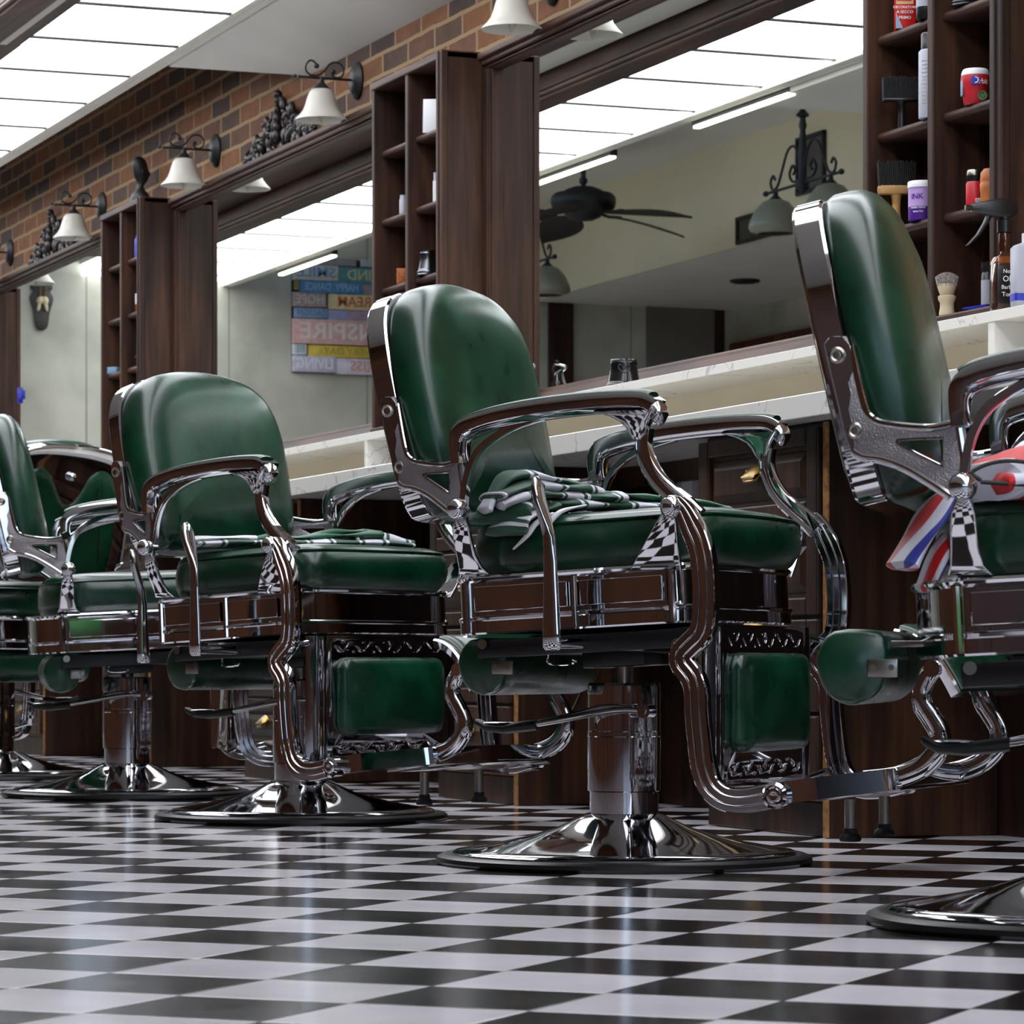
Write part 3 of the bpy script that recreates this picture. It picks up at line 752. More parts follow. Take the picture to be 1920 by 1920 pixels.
        b = NB(); sweep_xz(b, pth, prof, YA, sc_)
        # curled inner bracket at the rear and the flared lug at the front
        pr = [(-.005, -.009), (-.007, -.004), (-.007, .004), (-.005, .009), (.005, .009), (.007, .004), (.007, -.004), (.005, -.009)]
        q = [(p.x, p.y) for p in cr([Vector((x, z, 0)) for x, z in [(-.02, .766), (-.07, .753), (-.105, .738), (-.138, .716), (-.156, .69), (-.166, .66), (-.171, .63), (-.173, .607)]], 4)]
        sweep_xz(b, q, pr, YA, [1.0]*len(q))
        rs = []
        for z, xa, xb, hy_ in ((.770, .075, .203, .020), (.762, .108, .196, .019), (.752, .130, .188, .017), (.742, .140, .182, .014), (.730, .147, .177, .011), (.722, .154, .170, .008)):
            rs.append([(AX((xa+xb)/2)+.006+x, YA+y, z) for x, y in rrect((xb-xa)/2*.9, hy_, min((xb-xa)/2*.9, hy_)*.6, 3)])
        rings(b, rs)
        tube(b, cr([(.170, YA, .781), (.186, YA, .773), (.189, YA, .760), (.181, YA, .751)], 4), [.014]*4+[.013]*4+[.011]*4+[.009], 12, flat=1.5)
        arm = P('arm_rest', b, 'chrome')
        b = NB(); lathe(b, [(.0, .0), (.0065, .0), (.0065, .0025), (.004, .004), (0, .004)], 14, c=(.160, YA+s*.012, .738), axis='y')
        lathe(b, [(.0, .0), (.006, .0), (.006, .0025), (.004, .004), (0, .004)], 14, c=(-.178, YA+s*.017, .706), axis='y'); P('bolt', b, 'steel', par=arm)
        b = NB(); pp = [(x, z) for x, z in pth if z > .745 and x < .172]
        sweep_xz(b, pp, [(.010, -.0225), (.0155, -.021), (.019, -.012), (.020, 0), (.019, .012), (.0155, .021), (.010, .0225)], YA); P('arm_pad', b, 'leather', 'green leather pad on the arm rest', par=arm, angle=60)
        # rear post: ball and flared foot
        YB = s*.306
        b = NB(); loft(b, [((-0.171, YB, .612), .011, .009), ((-0.170, YB, .596), .011, .009), ((-0.171, YB-s*.002, .580), .016, .006), ((-0.171, YB-s*.008, .560), .017, .005), ((-0.171, YB-s*.022, .535), .018, .005), ((-0.169, YB-s*.036, .514), .022, .005), ((-0.166, YB-s*.046, .503), .030, .008)])
        P('rear_post', b, 'chrome', angle=60)
        b = NB(); sphere(b, (-.170, s*.322, .613), .0185, u=32, v=20); lathe(b, [(.009, -.018), (.009, .018)], 14, c=(-.172, s*.306, .613), axis='y'); P('ball_cap', b, 'chrome')
        # front post foot
        b = NB(); loft(b, [((.213, YB, .612), .010, .010), ((.210, YB, .596), .013, .008), ((.205, YB-s*.002, .582), .019, .005), ((.194, YB-s*.010, .555), .028, .004), ((.182, YB-s*.024, .530), .037, .004), ((.171, YB-s*.040, .507), .046, .006)])
        P('front_post', b, 'chrome', angle=60)
        b = NB(); sphere(b, (.226, s*.334, .608), .0195, u=32, v=20); lathe(b, [(.009, -.022), (.009, .022)], 14, c=(.224, s*.314, .608), axis='y'); P('ball_cap', b, 'chrome')
        # curved arm support
        q = [(p.x, p.y) for p in cr([Vector((x, z, 0)) for x, z in [(.163, .742), (.159, .715), (.166, .685), (.184, .655), (.210, .630), (.236, .610), (.254, .592)]], 5)]
        pr = [(-.015, -.008), (-.012, -.0105), (-.004, -.0075), (.004, -.0075), (.012, -.0105), (.015, -.008), (.015, .008), (.012, .0105), (.004, .0075), (-.004, .0075), (-.012, .0105), (-.015, .008)]
        b = NB(); sweep_xz(b, q, pr, YA-s*.002, [.8+.35*i/len(q) for i in range(len(q))]); P('arm_support', b, 'chrome', angle=50)
        # ribbed side rail sweeping down to the footrest
        q = [(p.x, p.y) for p in cr([Vector((x, z, 0)) for x, z in [(.234, .618), (.248, .600), (.260, .576), (.272, .550), (.280, .520), (.284, .475), (.283, .430), (.276, .400), (.256, .380), (.243, .366), (.244, .350), (.260, .330), (.268, .308), (.270, .270), (.275, .220), (.281, .180), (.294, .148), (.319, .130), (.356, .127), (.408, .138)]], 5)]
        ribs = []
        hw = .0205
        for a, hgt in ((-1, .006), (-.96, .0105), (-.88, .0118), (-.44, .0118), (-.40, .0140), (-.34, .0152), (-.28, .0140), (-.24, .0118), (.24, .0118), (.28, .0140), (.34, .0152), (.40, .0140), (.44, .0118), (.88, .0118), (.96, .0105), (1, .006)): ribs.append((a*hw, hgt))
        pr = [(a, -h) for a, h in ribs] + [(a, h) for a, h in ribs[::-1]]
        YR = s*.328
        n = len(q); sc_ = []
        for i in range(n):
            t = i/(n-1); v = .55 + .45*min(1, t/.12); v *= (1 if t < .93 else 1.0)
            sc_.append(v)
        b = NB(); sweep_xz(b, q, pr, YR, sc_)
        rail = P('side_rail', b, 'chrome_rib', angle=32)
        b = NB(); lathe(b, [(.0, -.012), (.022, -.012), (.022, .012), (.017, .016), (.015, .013), (.012, .017), (.006, .018), (0, .016)], 28, c=(.408, s*.330, .137), axis='y')
        if s < 0: bmesh.ops.scale(b, vec=(1, -1, 1), verts=b.verts, space=Matrix.Translation((0, .330, 0)))
        P('rail_bolt', b, 'chrome', par=rail)
    # --- long reclining handle on the sitter's right
    b = NB(); rs = []
    for z, x, y, hx_, hy_ in ((.372, .020, -.352, .013, .005), (.378, .020, -.354, .017, .007), (.40, .019, -.354, .0165, .0065), (.46, .018, -.354, .0140, .006), (.52, .017, -.354, .0125, .0055), (.56, .014, -.352, .0110, .0070), (.578, .009, -.351, .0110, .0100), (.60, .002, -.350, .0105, .0150), (.622, -.004, -.350, .0100, .0185), (.642, -.008, -.351, .0090, .0175), (.656, -.010, -.352, .0070, .0120), (.663, -.0105, -.352, .003, .005)):
        rs.append([(x+hx_*math.cos(a*PI/8), y+hy_*math.sin(a*PI/8), z) for a in range(16)])
    rings(b, rs); tube(b, [(.02, -.35, .384), (.02, -.20, .384)], .009, 12); P('recline_handle', b, 'chrome', angle=60)
    # --- leg panel: pierced chrome plate and green pad
    rnd = random.Random(3)
    def oval(cx_, cy_, a, l, w):
        return [(cx_+l*math.cos(t*PI/6)*math.cos(a)-w*math.sin(t*PI/6)*math.sin(a), cy_+l*math.cos(t*PI/6)*math.sin(a)+w*math.sin(t*PI/6)*math.cos(a)) for t in range(12)][::-1]
    outl = [(-.200, .142), (.200, .142), (.200, .415), (-.200, .415)]
    holes = []
    for zc, hh in ((.391, .012), (.172, .013)):
        for k in range(11):
            u = -.168+k*.0336
            a = (.7 if k % 2 else -.7) * (1 if k < 5 else -1)
            if k == 5: a = PI/2
            holes.append(oval(u, zc+(.004 if k % 2 else -.004), a, .0125 if k != 5 else .011, .0038 if k != 5 else .008))
            if k < 10: holes.append(oval(u+.0168, zc+(-.010 if k % 2 else .010), a+.9, .004, .0025))
    b = flat_shape([outl]+holes, .006, .0012)
    # stand it up facing +x
    xform(b, Matrix.Translation((.262, 0, 0)) @ FACE_PX); lp = P('leg_panel', b, 'chrome')
    for s in (-1, 1):
        b = NB()
        rs = []
        for x, y in ((.264, s*.196), (.268, s*.214), (.262, s*.232), (.246, s*.246), (.243, s*.243), (.257, s*.230), (.262, s*.214), (.258, s*.196)):
            rs.append([(x, y, z) for z in (.142, .20, .28, .36, .415)])
        V = [[b.verts.new(p) for p in r] for r in rs]
        for i in range(8):
            for j in range(4): b.faces.new((V[i][j], V[(i+1) % 8][j], V[(i+1) % 8][j+1], V[i][j+1]))
        tube(b, [(.25, s*.243, .145), (.272, s*.325, .16)], .006, 8); tube(b, [(.25, s*.243, .40), (.262, s*.325, .39)], .006, 8)
        P('panel_flange', b, 'chrome', par=lp)
    b = NB(); rs = []
    for k, d in ((1, .264), (1.02, .270), (1.0, .282), (.95, .290), (.8, .295), (.4, .298)):
        rs.append([(d, y, .2845+z) for y, z in rrect(.166*k-(.0 if k > .9 else 0), .083*k, .028*k, 6)])
    rings(b, rs); P('leg_pad', b, 'leather', 'green leather calf pad', par=lp, angle=70)
    # --- footrest
    b = NB(); rs = []
    pl_ = [(.398, -.322), (.47, -.312), (.545, -.205), (.565, -.19), (.565, .19), (.545, .205), (.47, .312), (.398, .322), (.40, .29), (.445, .27), (.50, .17), (.50, -.17), (.445, -.27), (.40, -.29)]
    rings(b, [[(x, y, z) for x, y in pl_] for z in (.121, .123, .155, .157)])
    box(b, .43, .57, -.19, .19, .119, .125, .001)
    xform(b, Matrix.Translation((.40, 0, .139)) @ Matrix.Rotation(R_(-8), 4, 'Y') @ Matrix.Translation((-.40, 0, -.139)))
    ft = P('footrest_frame', b, 'chrome', angle=25)
    for s in (-1, 1):
        q = [(p.x, p.y) for p in cr([Vector((x, z, 0)) for x, z in [(.505, .156), (.555, .163), (.600, .180), (.628, .208), (.632, .235), (.617, .262), (.602, .284), (.600, .306), (.612, .330), (.628, .345)]], 5)]
        pr = [(-.012, -.013), (-.016, -.008), (-.016, .008), (-.012, .013), (.012, .013), (.016, .008), (.016, -.008), (.012, -.013)]
        b = NB(); sweep_xz(b, q, pr, s*.170, [1.15-.25*i/len(q) for i in range(len(q))]); 
        lathe(b, [(.0, -.015), (.014, -.015), (.014, .015), (.008, .018), (0, .018)], 18, c=(.622, s*.170, .342), axis='y')
        P('footrest_arm', b, 'chrome', angle=60)
        b = NB(); lathe(b, [(.0, .068), (.010, .068), (.010, .122), (0, .122)], 18, c=(.45, s*.09, 0)); leg = P('footrest_leg', b, 'steel')
        b = NB(); lathe(b, [(.0, .052), (.017, .052), (.019, .056), (.017, .062), (.012, .066), (.012, .074), (0, .074)], 20, c=(.45, s*.09, 0)); P('rubber_foot', b, 'rubber', par=leg)
    # tray with green top
    tp = [(p.x, p.y) for p in cr([Vector((x, z, 0)) for x, z in [(.556, .398), (.580, .393), (.606, .378), (.632, .350), (.650, .322), (.662, .300)]], 4)]
    b = NB(); sweep_xz(b, tp, [(-.010, -.178), (-.010, .178), (.006, .184), (.010, .180), (.010, -.180), (.006, -.184)], 0); P('foot_tray', b, 'chrome', angle=40)
    b = NB(); sweep_xz(b, tp[1:-1], [(.008, -.172), (.016, -.168), (.019, -.14), (.020, 0), (.019, .14), (.016, .168), (.008, .172)], 0); P('foot_pad', b, 'leather', 'green leather foot pad', angle=60)
    # --- stowed head cushion hanging under the rear of the seat
    b = NB(); sec = [(-.052, .010), (-.050, -.020), (-.036, -.044), (-.012, -.056), (.014, -.052), (.034, -.034), (.042, -.008), (.042, .020), (.030, .040), (-.03, .040)]
    sec = [(p.x, p.y) for p in cr([Vector((x, z, 0)) for x, z in sec], 3, closed=True)]
    rs = []
    for y, k in ((-.205, .86), (-.200, .97), (-.190, 1.0), (-.155, 1.0), (-.150, .985), (-.145, 1.0), (.145, 1.0), (.19, 1.0), (.20, .97), (.205, .86)):
        rs.append([(-.175+x*k, y, .352+z*k) for x, z in sec])
    rings(b, rs); hc = P('head_cushion', b, 'leather', 'stowed green head cushion under the seat', angle=50)
    b = NB(); box(b, -.16, -.12, -.2085, -.204, .332, .356, .002); box(b, -.14, .10, -.16, -.145, .372, .380, .002)
    for x in (-.153, -.128): lathe(b, [(0, -.2105), (.004, -.2105), (.004, -.207), (0, -.207)], 12, c=(x, 0, .345), axis='y')
    P('cushion_bracket', b, 'steel', par=hc)
    b = NB(); tube(b, cr([(-.06, -.19, .366), (-.06, -.19, .352), (-.03, -.19, .350), (-.01, -.19, .354), (-.014, -.19, .358)], 4), .003, 8); P('hook', b, 'chrome')
    return root
chair0 = make_chair()
chairs = {}
def put_chair(key, xr, Z, phi, dz, label, lever_phi=24.8, first=False):
    r = chair0 if first else copy_tree(chair0)
    x, y = xr*RX + Z*FX, xr*RY + Z*FY
    p = R_(phi); fx, fy = math.cos(p)*RX - math.sin(p)*FX, math.cos(p)*RY - math.sin(p)*FY
    yaw = math.atan2(fy, fx); r.location = (x, y, 0); r.rotation_euler = (0, 0, yaw)
    r['label'] = label; r['category'] = 'chair'; r['group'] = 'green leather and chrome barber chairs along the counter'
    kids = [k for k in bpy.data.objects if k.parent == r]
    for k in kids:
        n = k.name.split('.')[0]
        if n == 'foot_lever': k.rotation_euler = (0, 0, R_(phi-lever_phi))
        elif n not in ('base_plate', 'base_ring', 'column'): k.location.z += dz
    chairs[key] = r
    return r
put_chair('c', .197, 5.95, 24.8, 0, 'central green barber chair, tall pedestal, striped cape bunched at the rear of its seat', first=True)
put_chair('b', -.475, 7.63, 40, -.004, 'green barber chair left of centre facing most towards the viewer, folded cape across its seat', lever_phi=20)
put_chair('a', -1.022, 8.99, -10, -.02, 'green barber chair seen from the side at the left edge with bare empty seat', lever_phi=10)
put_chair('z', -1.60, 10.45, -134, 0, 'farthest barber chair at the left edge, turned so its chrome back shows', lever_phi=-160)
put_chair('d', .806, 4.54, 13, -.040, 'nearest barber chair, cut by the right edge, with red white and blue cape', lever_phi=13)
for k in bpy.data.objects:
    if k.parent == chairs['d'] and k.name.startswith('head_cushion'): k.location.x -= .145; k.location.z += .040

# ------------------------------------------------------------------ things on and by the brick wall
KK = 6345/math.cos(A)
def at(u, v, Y):
    """point of the plane y = Y that the viewer sees at (u, v)"""
    Z = KK*Y/(u+1539); return Vector((-(Z-FY*Y)/math.cos(A), Y, CAMH+Z*(1247-v)/6345))
def part(name, bm, mat, par, lab=None, **k):
    o = link(name, bm, mat, par, **k)
    if lab: o['label'] = lab
    return o
M['frost'] = plain('frosted_glass', (188, 184, 174), .35, noise=.03, nscale=30)
M['frost'].node_tree.nodes['Principled BSDF'].inputs['Subsurface Weight'].default_value = .15
M['frost'].node_tree.nodes['Principled BSDF'].inputs['Subsurface Radius'].default_value = (.05, .05, .05)
def make_sconce():
    r = empty('wall_sconce', (0, 3.5, 2.212), 0, 'x', 'lamp', 'iron wall sconces with white bell shades along the brick wall')
    b = NB(); lathe(b, [(0, -.001), (.056, -.001), (.058, -.006), (.054, -.012), (.046, -.014), (.040, -.022), (.02, -.026), (0, -.027)], 32, axis='y')
    bmesh.ops.scale(b, vec=(.9, 1, 1.05), verts=b.verts); part('back_plate', b, 'iron', r, angle=50)
    b = NB(); tube(b, [(0, -.02, 0), (0, -.205, 0)], .0042, 10); sphere(b, (0, -.214, .001), .006, 1, 1.3, 1); sphere(b, (0, -.2, 0), .0055); part('arm', b, 'iron', r)
    sp = [(1630, 342), (1622, 325), (1600, 315), (1578, 335), (1576, 368), (1600, 390), (1640, 388), (1672, 362), (1692, 333), (1722, 318), (1755, 328), (1768, 360), (1755, 390), (1728, 396), (1708, 384), (1714, 368)]
    pts = cr([(0, -.125+(a-1654)/1527, (403-c)/1619) for a, c in sp], 5)
    b = NB(); tube(b, pts, .0032, 8); sphere(b, pts[0], .0085, u=12, v=8); sphere(b, pts[-1], .0085, u=12, v=8); part('scroll', b, 'iron', r)
    b = NB(); lathe(b, [(0, .0), (.008, .0), (.009, -.012), (.013, -.018), (.022, -.028), (.032, -.036), (.030, -.038), (0, -.038)], 24, c=(0, -.125, 0)); part('shade_holder', b, 'iron', r)
    b = NB(); lathe(b, [(.022, -.033), (.032, -.037), (.040, -.048), (.046, -.066), (.051, -.084), (.058, -.102), (.070, -.118), (.082, -.130), (.0835, -.134), (.080, -.133), (.068, -.121), (.055, -.103), (.047, -.083), (.042, -.064), (.036, -.048), (.02, -.04)], 48, c=(0, -.125, 0), caps=False); part('glass_shade', b, 'frost', r, angle=80)
    b = NB(); lathe(b, [(.011, -.04), (.015, -.08), (.014, -.115), (.009, -.130), (.004, -.142), (0, -.146)], 20, c=(0, -.125, 0)); part('bulb', b, 'frost', r, angle=80)
    return r
scn = make_sconce()
for i, (x, lb) in enumerate(((-8.57, 'white bell sconce at the top edge, above the shelf tower with the chrome cup'), (-10.22, 'white bell sconce right of the larger carved crest, under the white ceiling strip'),
        (-11.80, 'white bell sconce just right of the small dark bust'), (-13.42, 'white bell sconce left of the small dark bust'), (-15.06, 'leftmost iron sconce, only its plate in view at the left edge'))):
    o = scn if i == 0 else copy_tree(scn)
    o.location = (x, 3.5, 2.212); o['label'] = lb
M['carved'] = plain('dark_carved_wood', (30, 19, 20), .42, noise=.4, nscale=30)
def crest():
    rnd = random.Random(5); b = NB()
    def h(x): return .165*max(0, 1-abs(x)/.40)**1.15+.018
    for k in range(90):
        x = rnd.uniform(-.37, .37); z = rnd.uniform(.006, h(x)); rr = rnd.uniform(.011, .021)
        a = rnd.uniform(0, PI)
        sphere(b, (x, -.018-rnd.uniform(0, .014), z), rr, 1.5, .7, .75, 10, 7, rot=Matrix.Rotation(a, 4, 'Y'))
    for s in (-1, 1):
        for cx_, cz_, r0 in ((.06, .09, .035), (.13, .055, .03), (.20, .04, .026), (.27, .026, .02), (.33, .018, .015)):
            pts = [(s*(cx_+math.cos(t*.5)*r0*(1-t/16)), -.026, cz_+math.sin(t*.5)*r0*(1-t/16)) for t in range(15)]
            tube(b, pts, [.006*(1-t/22) for t in range(15)], 8)
            for j in range(4):
                sphere(b, (s*(cx_+.02+.012*j), -.03, cz_+.02-.012*j), .01, 1.7, .8, .6, 10, 6, rot=Matrix.Rotation(s*(.8-.5*j), 4, 'Y'))
    for j in range(5): sphere(b, (0, -.032, .05+.03*j), .02-.002*j, .8, .9, 1.2, 12, 8)
    sphere(b, (0, -.03, .19), .016); box(b, -.34, .34, -.02, -.002, .0, .012, .003)
    return b
cr1 = link('carved_crest', crest(), 'carved', angle=70); cr1.location = (-10.97, 3.498, 2.093)
tag(cr1, 'dark carved leaf crest on the frame of the mirror with the plank sign', 'ornament', 'carved crests above the mirrors')
cr2 = cr1.copy(); COL.objects.link(cr2); cr2.location = (-14.19, 3.498, 2.093); cr2['label'] = 'dark carved leaf crest behind the leftmost complete bell lamp'
# small bust on the far tower
bu = empty('bust', (-12.60, 3.43, 2.1025), R_(100), 'small dark bust standing on top of the left shelf tower', 'ornament')
b = NB(); rs = []
for z, hx_, hy_, dx in ((0, .045, .060, 0), (.035, .045, .062, 0), (.055, .038, .050, 0), (.068, .024, .028, 0), (.082, .017, .019, 0), (.094, .018, .020, .003), (.106, .026, .023, .009), (.122, .034, .028, .006), (.145, .038, .031, .002), (.170, .038, .031, -.002), (.190, .032, .027, -.004), (.202, .018, .017, -.005), (.207, .004, .004, -.005)):
    rs.append([(dx+hx_*math.cos(a*PI/10), hy_*math.sin(a*PI/10), z) for a in range(20)])
rings(b, rs)
sphere(b, (.043, 0, .138), .008, 1, .8, 1.7); sphere(b, (.036, 0, .117), .007, .8, 1.7, .8); sphere(b, (0, .032, .142), .009, .8, .5, 1.3); sphere(b, (0, -.032, .142), .009, .8, .5, 1.3)
for s in (-1, 1): sphere(b, (.034, s*.012, .153), .005, .7, 1.3, .6)
part('head', b, 'iron', bu, angle=80)
b = NB(); box(b, -.04, .04, -.05, .05, -.0005, .004, .001); part('base', b, 'carved', bu)
bu.scale = (.82, .82, .95)

# ------------------------------------------------------------------ far end wall and the grey bay, met in the mirrors
sg = empty('plank_sign', (XE+.01, .8, 2.33), 0, 'sign of painted planks with words on the far end wall, seen in the mirror', 'sign')
def py(u): return 1.145-(u-547)*.00317-.8
def pz(v): return 2.655-(v-488)*.00312-2.33
PLK = [(549, 668, 488, 501, (112, 108, 112), None, None), (677, 730, 488, 501, (140, 134, 140), None, None),
    (549, 633, 502, 530, (168, 162, 148), 'SMILE', (74, 118, 160)), (634, 730, 503, 532, (44, 104, 108), 'KIND', (176, 172, 110)),
    (552, 561, 531, 548, (110, 100, 30), None, None), (562, 678, 531, 552, (34, 98, 150), 'HAPPY  DANCE', (130, 160, 190)), (679, 730, 533, 553, (120, 104, 108), None, None),
    (549, 611, 552, 578, (150, 122, 118), 'HOPE', (196, 186, 176)), (615, 730, 553, 581, (196, 172, 120), 'DREAM', (186, 76, 20)),
    (552, 614, 580, 598, (104, 138, 176), 'LAUGH', (84, 114, 150)), (615, 730, 582, 601, (120, 126, 168), 'LOVE', (196, 110, 80)),
    (549, 730, 600, 645, (196, 146, 142), 'INSPIRE', (222, 206, 200)),
    (549, 575, 646, 665, (190, 200, 206), 'BE', (120, 150, 160)), (578, 730, 647, 668, (188, 160, 36), 'EVERY DAY', (160, 130, 40)),
    (549, 628, 667, 696, (170, 166, 190), 'LIVING', (220, 218, 226)), (630, 730, 669, 698, (182, 178, 196), 'KISS', (216, 128, 100))]
for i, (ua, ub, va, vb, c, txt, tc) in enumerate(PLK):
    b = NB(); ya, yb = sorted((py(ua), py(ub))); box(b, .0, .022+.006*(i % 3), ya, yb, pz(vb), pz(va), .002)
    p = part('plank', b, plain('plank_paint', tuple(v*.85+44 for v in c), .7, noise=.18, nscale=25), sg)
    if txt:
        sz = (va-vb)*-.00312*1.0
        b = text_bm(txt, sz*.92, .001); w = max(v.co.x for v in b.verts)-min(v.co.x for v in b.verts)
        lim = (yb-ya)*.86
        bmesh.ops.scale(b, vec=(lim/w if w > lim or txt in ('INSPIRE', 'SMILE', 'HOPE') else 1, 1, 1), verts=b.verts)
        xform(b, Matrix.Translation((.0236+.006*(i % 3), (ya+yb)/2, (pz(va)+pz(vb))/2)) @ FACE_PX)
        part('lettering', b, plain('lettering_paint', tuple(v*.8+44 for v in tc), .7), p, smooth=False)
b = NB(); box(b, -.009, .0, py(728), py(549), pz(697), pz(489)); part('backing', b, 'wood_dark', sg)
# skull plaque
sk = empty('skull_plaque', (XE+.002, 2.58, 2.33), 0, 'brown shield plaque with horned skull on the far end wall, seen in the left mirror', 'ornament')
sh_ = [(p.x, p.y) for p in cr([(-.05, .12, 0), (-.02, .105, 0), (.02, .105, 0), (.05, .12, 0), (.058, .09, 0), (.045, .07, 0), (.062, .03, 0), (.042, -.04, 0), (.030, -.12, 0), (0, -.14, 0), (-.030, -.12, 0), (-.042, -.04, 0), (-.062, .03, 0), (-.045, .07, 0), (-.058, .09, 0)], 3, closed=True)]
b = flat_shape([sh_], .018, .003); xform(b, Matrix.Translation((.009, 0, 0)) @ FACE_PX); part('shield', b, 'carved', sk)
M['bone'] = plain('bone', (206, 192, 160), .6, noise=.15); M['horn'] = plain('horn', (120, 92, 50), .5, noise=.3)
b = NB()
for s in (-1, 1):
    sphere(b, (.03, s*.014, .02), .02, .9, 1, 1.2, rot=Matrix.Rotation(s*.3, 4, 'X')); sphere(b, (.03, s*.020, -.012), .013, .8, .8, 2.2, rot=Matrix.Rotation(s*.2, 4, 'X'))
part('skull', b, 'bone', sk, angle=70)
for s in (-1, 1):
    b = NB(); tube(b, cr([(.03, s*.011, .035), (.045, s*.015, .07), (.05, s*.012, .10), (.04, s*.010, .135)], 5), [.0065-.00028*k for k in range(16)], 8); part('horn', b, 'horn', sk)
# dark doors on the end wall
for x_, (ya, yb), n in ((0, (-.578, -.425), 1), (0, (-1.55, -1.485), 2)):
    b = NB(); box(b, XE, XE+.03, ya, yb, 0, 2.455, .003); box(b, XE+.03, XE+.038, ya+.02, yb-.02, .2, 2.3, .003) if yb-ya > .1 else None
    struct(link('door_1' if n == 1 else 'trim_6', b, 'wood_dark', smooth=False))
b = NB(); box(b, XE, XE+.02, -1.485, -1.05, 0, 2.46);  # thin sheet on the wall, its dark colour stands for shade in a recess
M['shaded_plaster'] = plain('shaded_plaster', (112, 108, 100), .8, noise=.1, nscale=4)
struct(link('wall_recess_shade', b, 'shaded_plaster', smooth=False))
# LED bars on the edge of the light field
for i, (xa, xb, lb) in enumerate(((-12.04, -11.2, 'slim lit lamp bar nearest the shop window, seen in the right mirror'), (-13.72, -12.87, 'slim lit lamp bar above the fan in the right mirror'), (-15.6, -14.75, 'slim lit lamp bar between the fan and the plank sign'), (-17.4, -16.5, 'slim lit lamp bar beside the painted plank sign'))):
    r = empty('lamp_bar', ((xa+xb)/2, 1.475, 2.46), 0, lb, 'lamp', 'slim lamp bars along the edge of the glowing ceiling')
    L = (xb-xa)/2
    b = NB(); box(b, -L-.01, L+.01, -.02, .0148, -.006, .02, .002); part('housing', b, 'black_metal', r)
    b = NB(); box(b, -L, L, -.018, .012, -.016, -.0055, .003); part('diffuser', b, 'led', r)
# ceiling fan
fan = empty('ceiling_fan', (-15.7, .42, 3.0), R_(31.5), 'dark ceiling fan with leaf-shaped blades hanging in the grey bay, seen in the right mirror', 'fan')
b = NB(); lathe(b, [(0, 0), (.06, 0), (.05, -.03), (.015, -.05), (.013, -.20), (.022, -.21), (.022, -.225), (.013, -.235), (.013, -.26), (0, -.26)], 20); part('down_rod', b, 'iron', fan)
b = NB(); lathe(b, [(0, -.245), (.05, -.248), (.09, -.262), (.10, -.272), (.145, -.282), (.163, -.30), (.165, -.33), (.158, -.355), (.13, -.372), (.10, -.378), (.085, -.40), (.05, -.415), (0, -.42)], 36); part('motor', b, 'iron', fan, angle=50)
M['palm'] = plain('woven_leaf', (42, 34, 26), .7, noise=.4, nscale=120)
for k in range(5):
    a = R_(72*k+8); b = NB(); rs = []
    n = 12
    for i in range(n+1):
        t = i/n; x = .13+.52*t; w = .115*math.sin(PI*min(1, t*1.0+.04))**.7*(1-.25*t)+.004; dz = -.385-.02*t-.05*t*t
        ct, st = math.cos(R_(-14)), math.sin(R_(-14))
        rs.append([(x, w*ct, dz+w*st), (x, w*.5*ct, dz+w*.5*st+.006), (x, 0, dz+.009), (x, -w*.5*ct, dz-w*.5*st+.006), (x, -w*ct, dz-w*st), (x, -w*.5*ct, dz-w*.5*st-.002), (x, 0, dz+.001), (x, w*.5*ct, dz+w*.5*st-.002)])
    rings(b, rs); tube(b, [(.09, 0, -.372), (.16, 0, -.386), (.24, 0, -.384)], .008, 8)
    xform(b, Matrix.Rotation(a, 4, 'Z')); part('blade', b, 'palm', fan, angle=50)
# chandeliers
M['amber_glass'] = plain('pale_glass', (136, 136, 118), .3, noise=.1, nscale=8)
def chandelier(cx_, label):
    r = empty('chandelier', (cx_, .38, 2.457), 0, label, 'lamp', 'wrought iron chandeliers with pale glass bowls')
    b = NB(); lathe(b, [(0, .543), (.05, .543), (.04, .52), (.006, .51), (.006, .34), (.012, .32), (.028, .30), (.030, .295), (.012, .285), (.018, .25), (.012, .23), (.016, .20), (.02, .12), (.018, .02), (.03, .0), (.03, -.02), (.01, -.04), (0, -.05)], 20); part('stem', b, 'iron', r)
    b = NB(); tube(b, [(-.36, 0, 0), (.36, 0, 0)], .007, 8)
    for s in (-1, 1): sphere(b, (s*.37, 0, 0), .013, 1.4, 1, 1)
    part('cross_bar', b, 'iron', r)
    for s in (-1, 1):
        b = NB(); tube(b, cr([(s*.015, 0, .06), (s*.04, 0, .13), (s*.09, 0, .175), (s*.15, 0, .16), (s*.20, 0, .09), (s*.25, 0, .02), (s*.30, 0, .01), (s*.32, 0, .045), (s*.295, 0, .07), (s*.275, 0, .05)], 5), .006, 8)
        tube(b, cr([(s*.03, 0, .015), (s*.10, 0, .02), (s*.13, 0, .055), (s*.10, 0, .09), (s*.075, 0, .065), (s*.095, 0, .05)], 5), .006, 8); part('scroll', b, 'iron', r)
        b = NB(); lathe(b, [(.02, -.035), (.06, -.05), (.095, -.09), (.118, -.14), (.122, -.165), (.112, -.18), (.08, -.19), (.08, -.185), (.108, -.172), (.115, -.15), (.09, -.09), (.05, -.055), (.015, -.04)], 32, c=(s*.27, 0, 0), caps=False); bw = part('glass_bowl', b, 'amber_glass', r, angle=80)
        b = NB(); lathe(b, [(0, 0), (.01, 0), (.012, -.02), (.035, -.042), (0, -.042)], 16, c=(s*.27, 0, 0)); part('holder', b, 'iron', r)
chandelier(-13.31, 'iron chandelier with glass bowls beside framed pictures, right of the fan in the mirror')
chandelier(-16.55, 'iron chandelier with globe shade hanging left below the fan in the mirror')
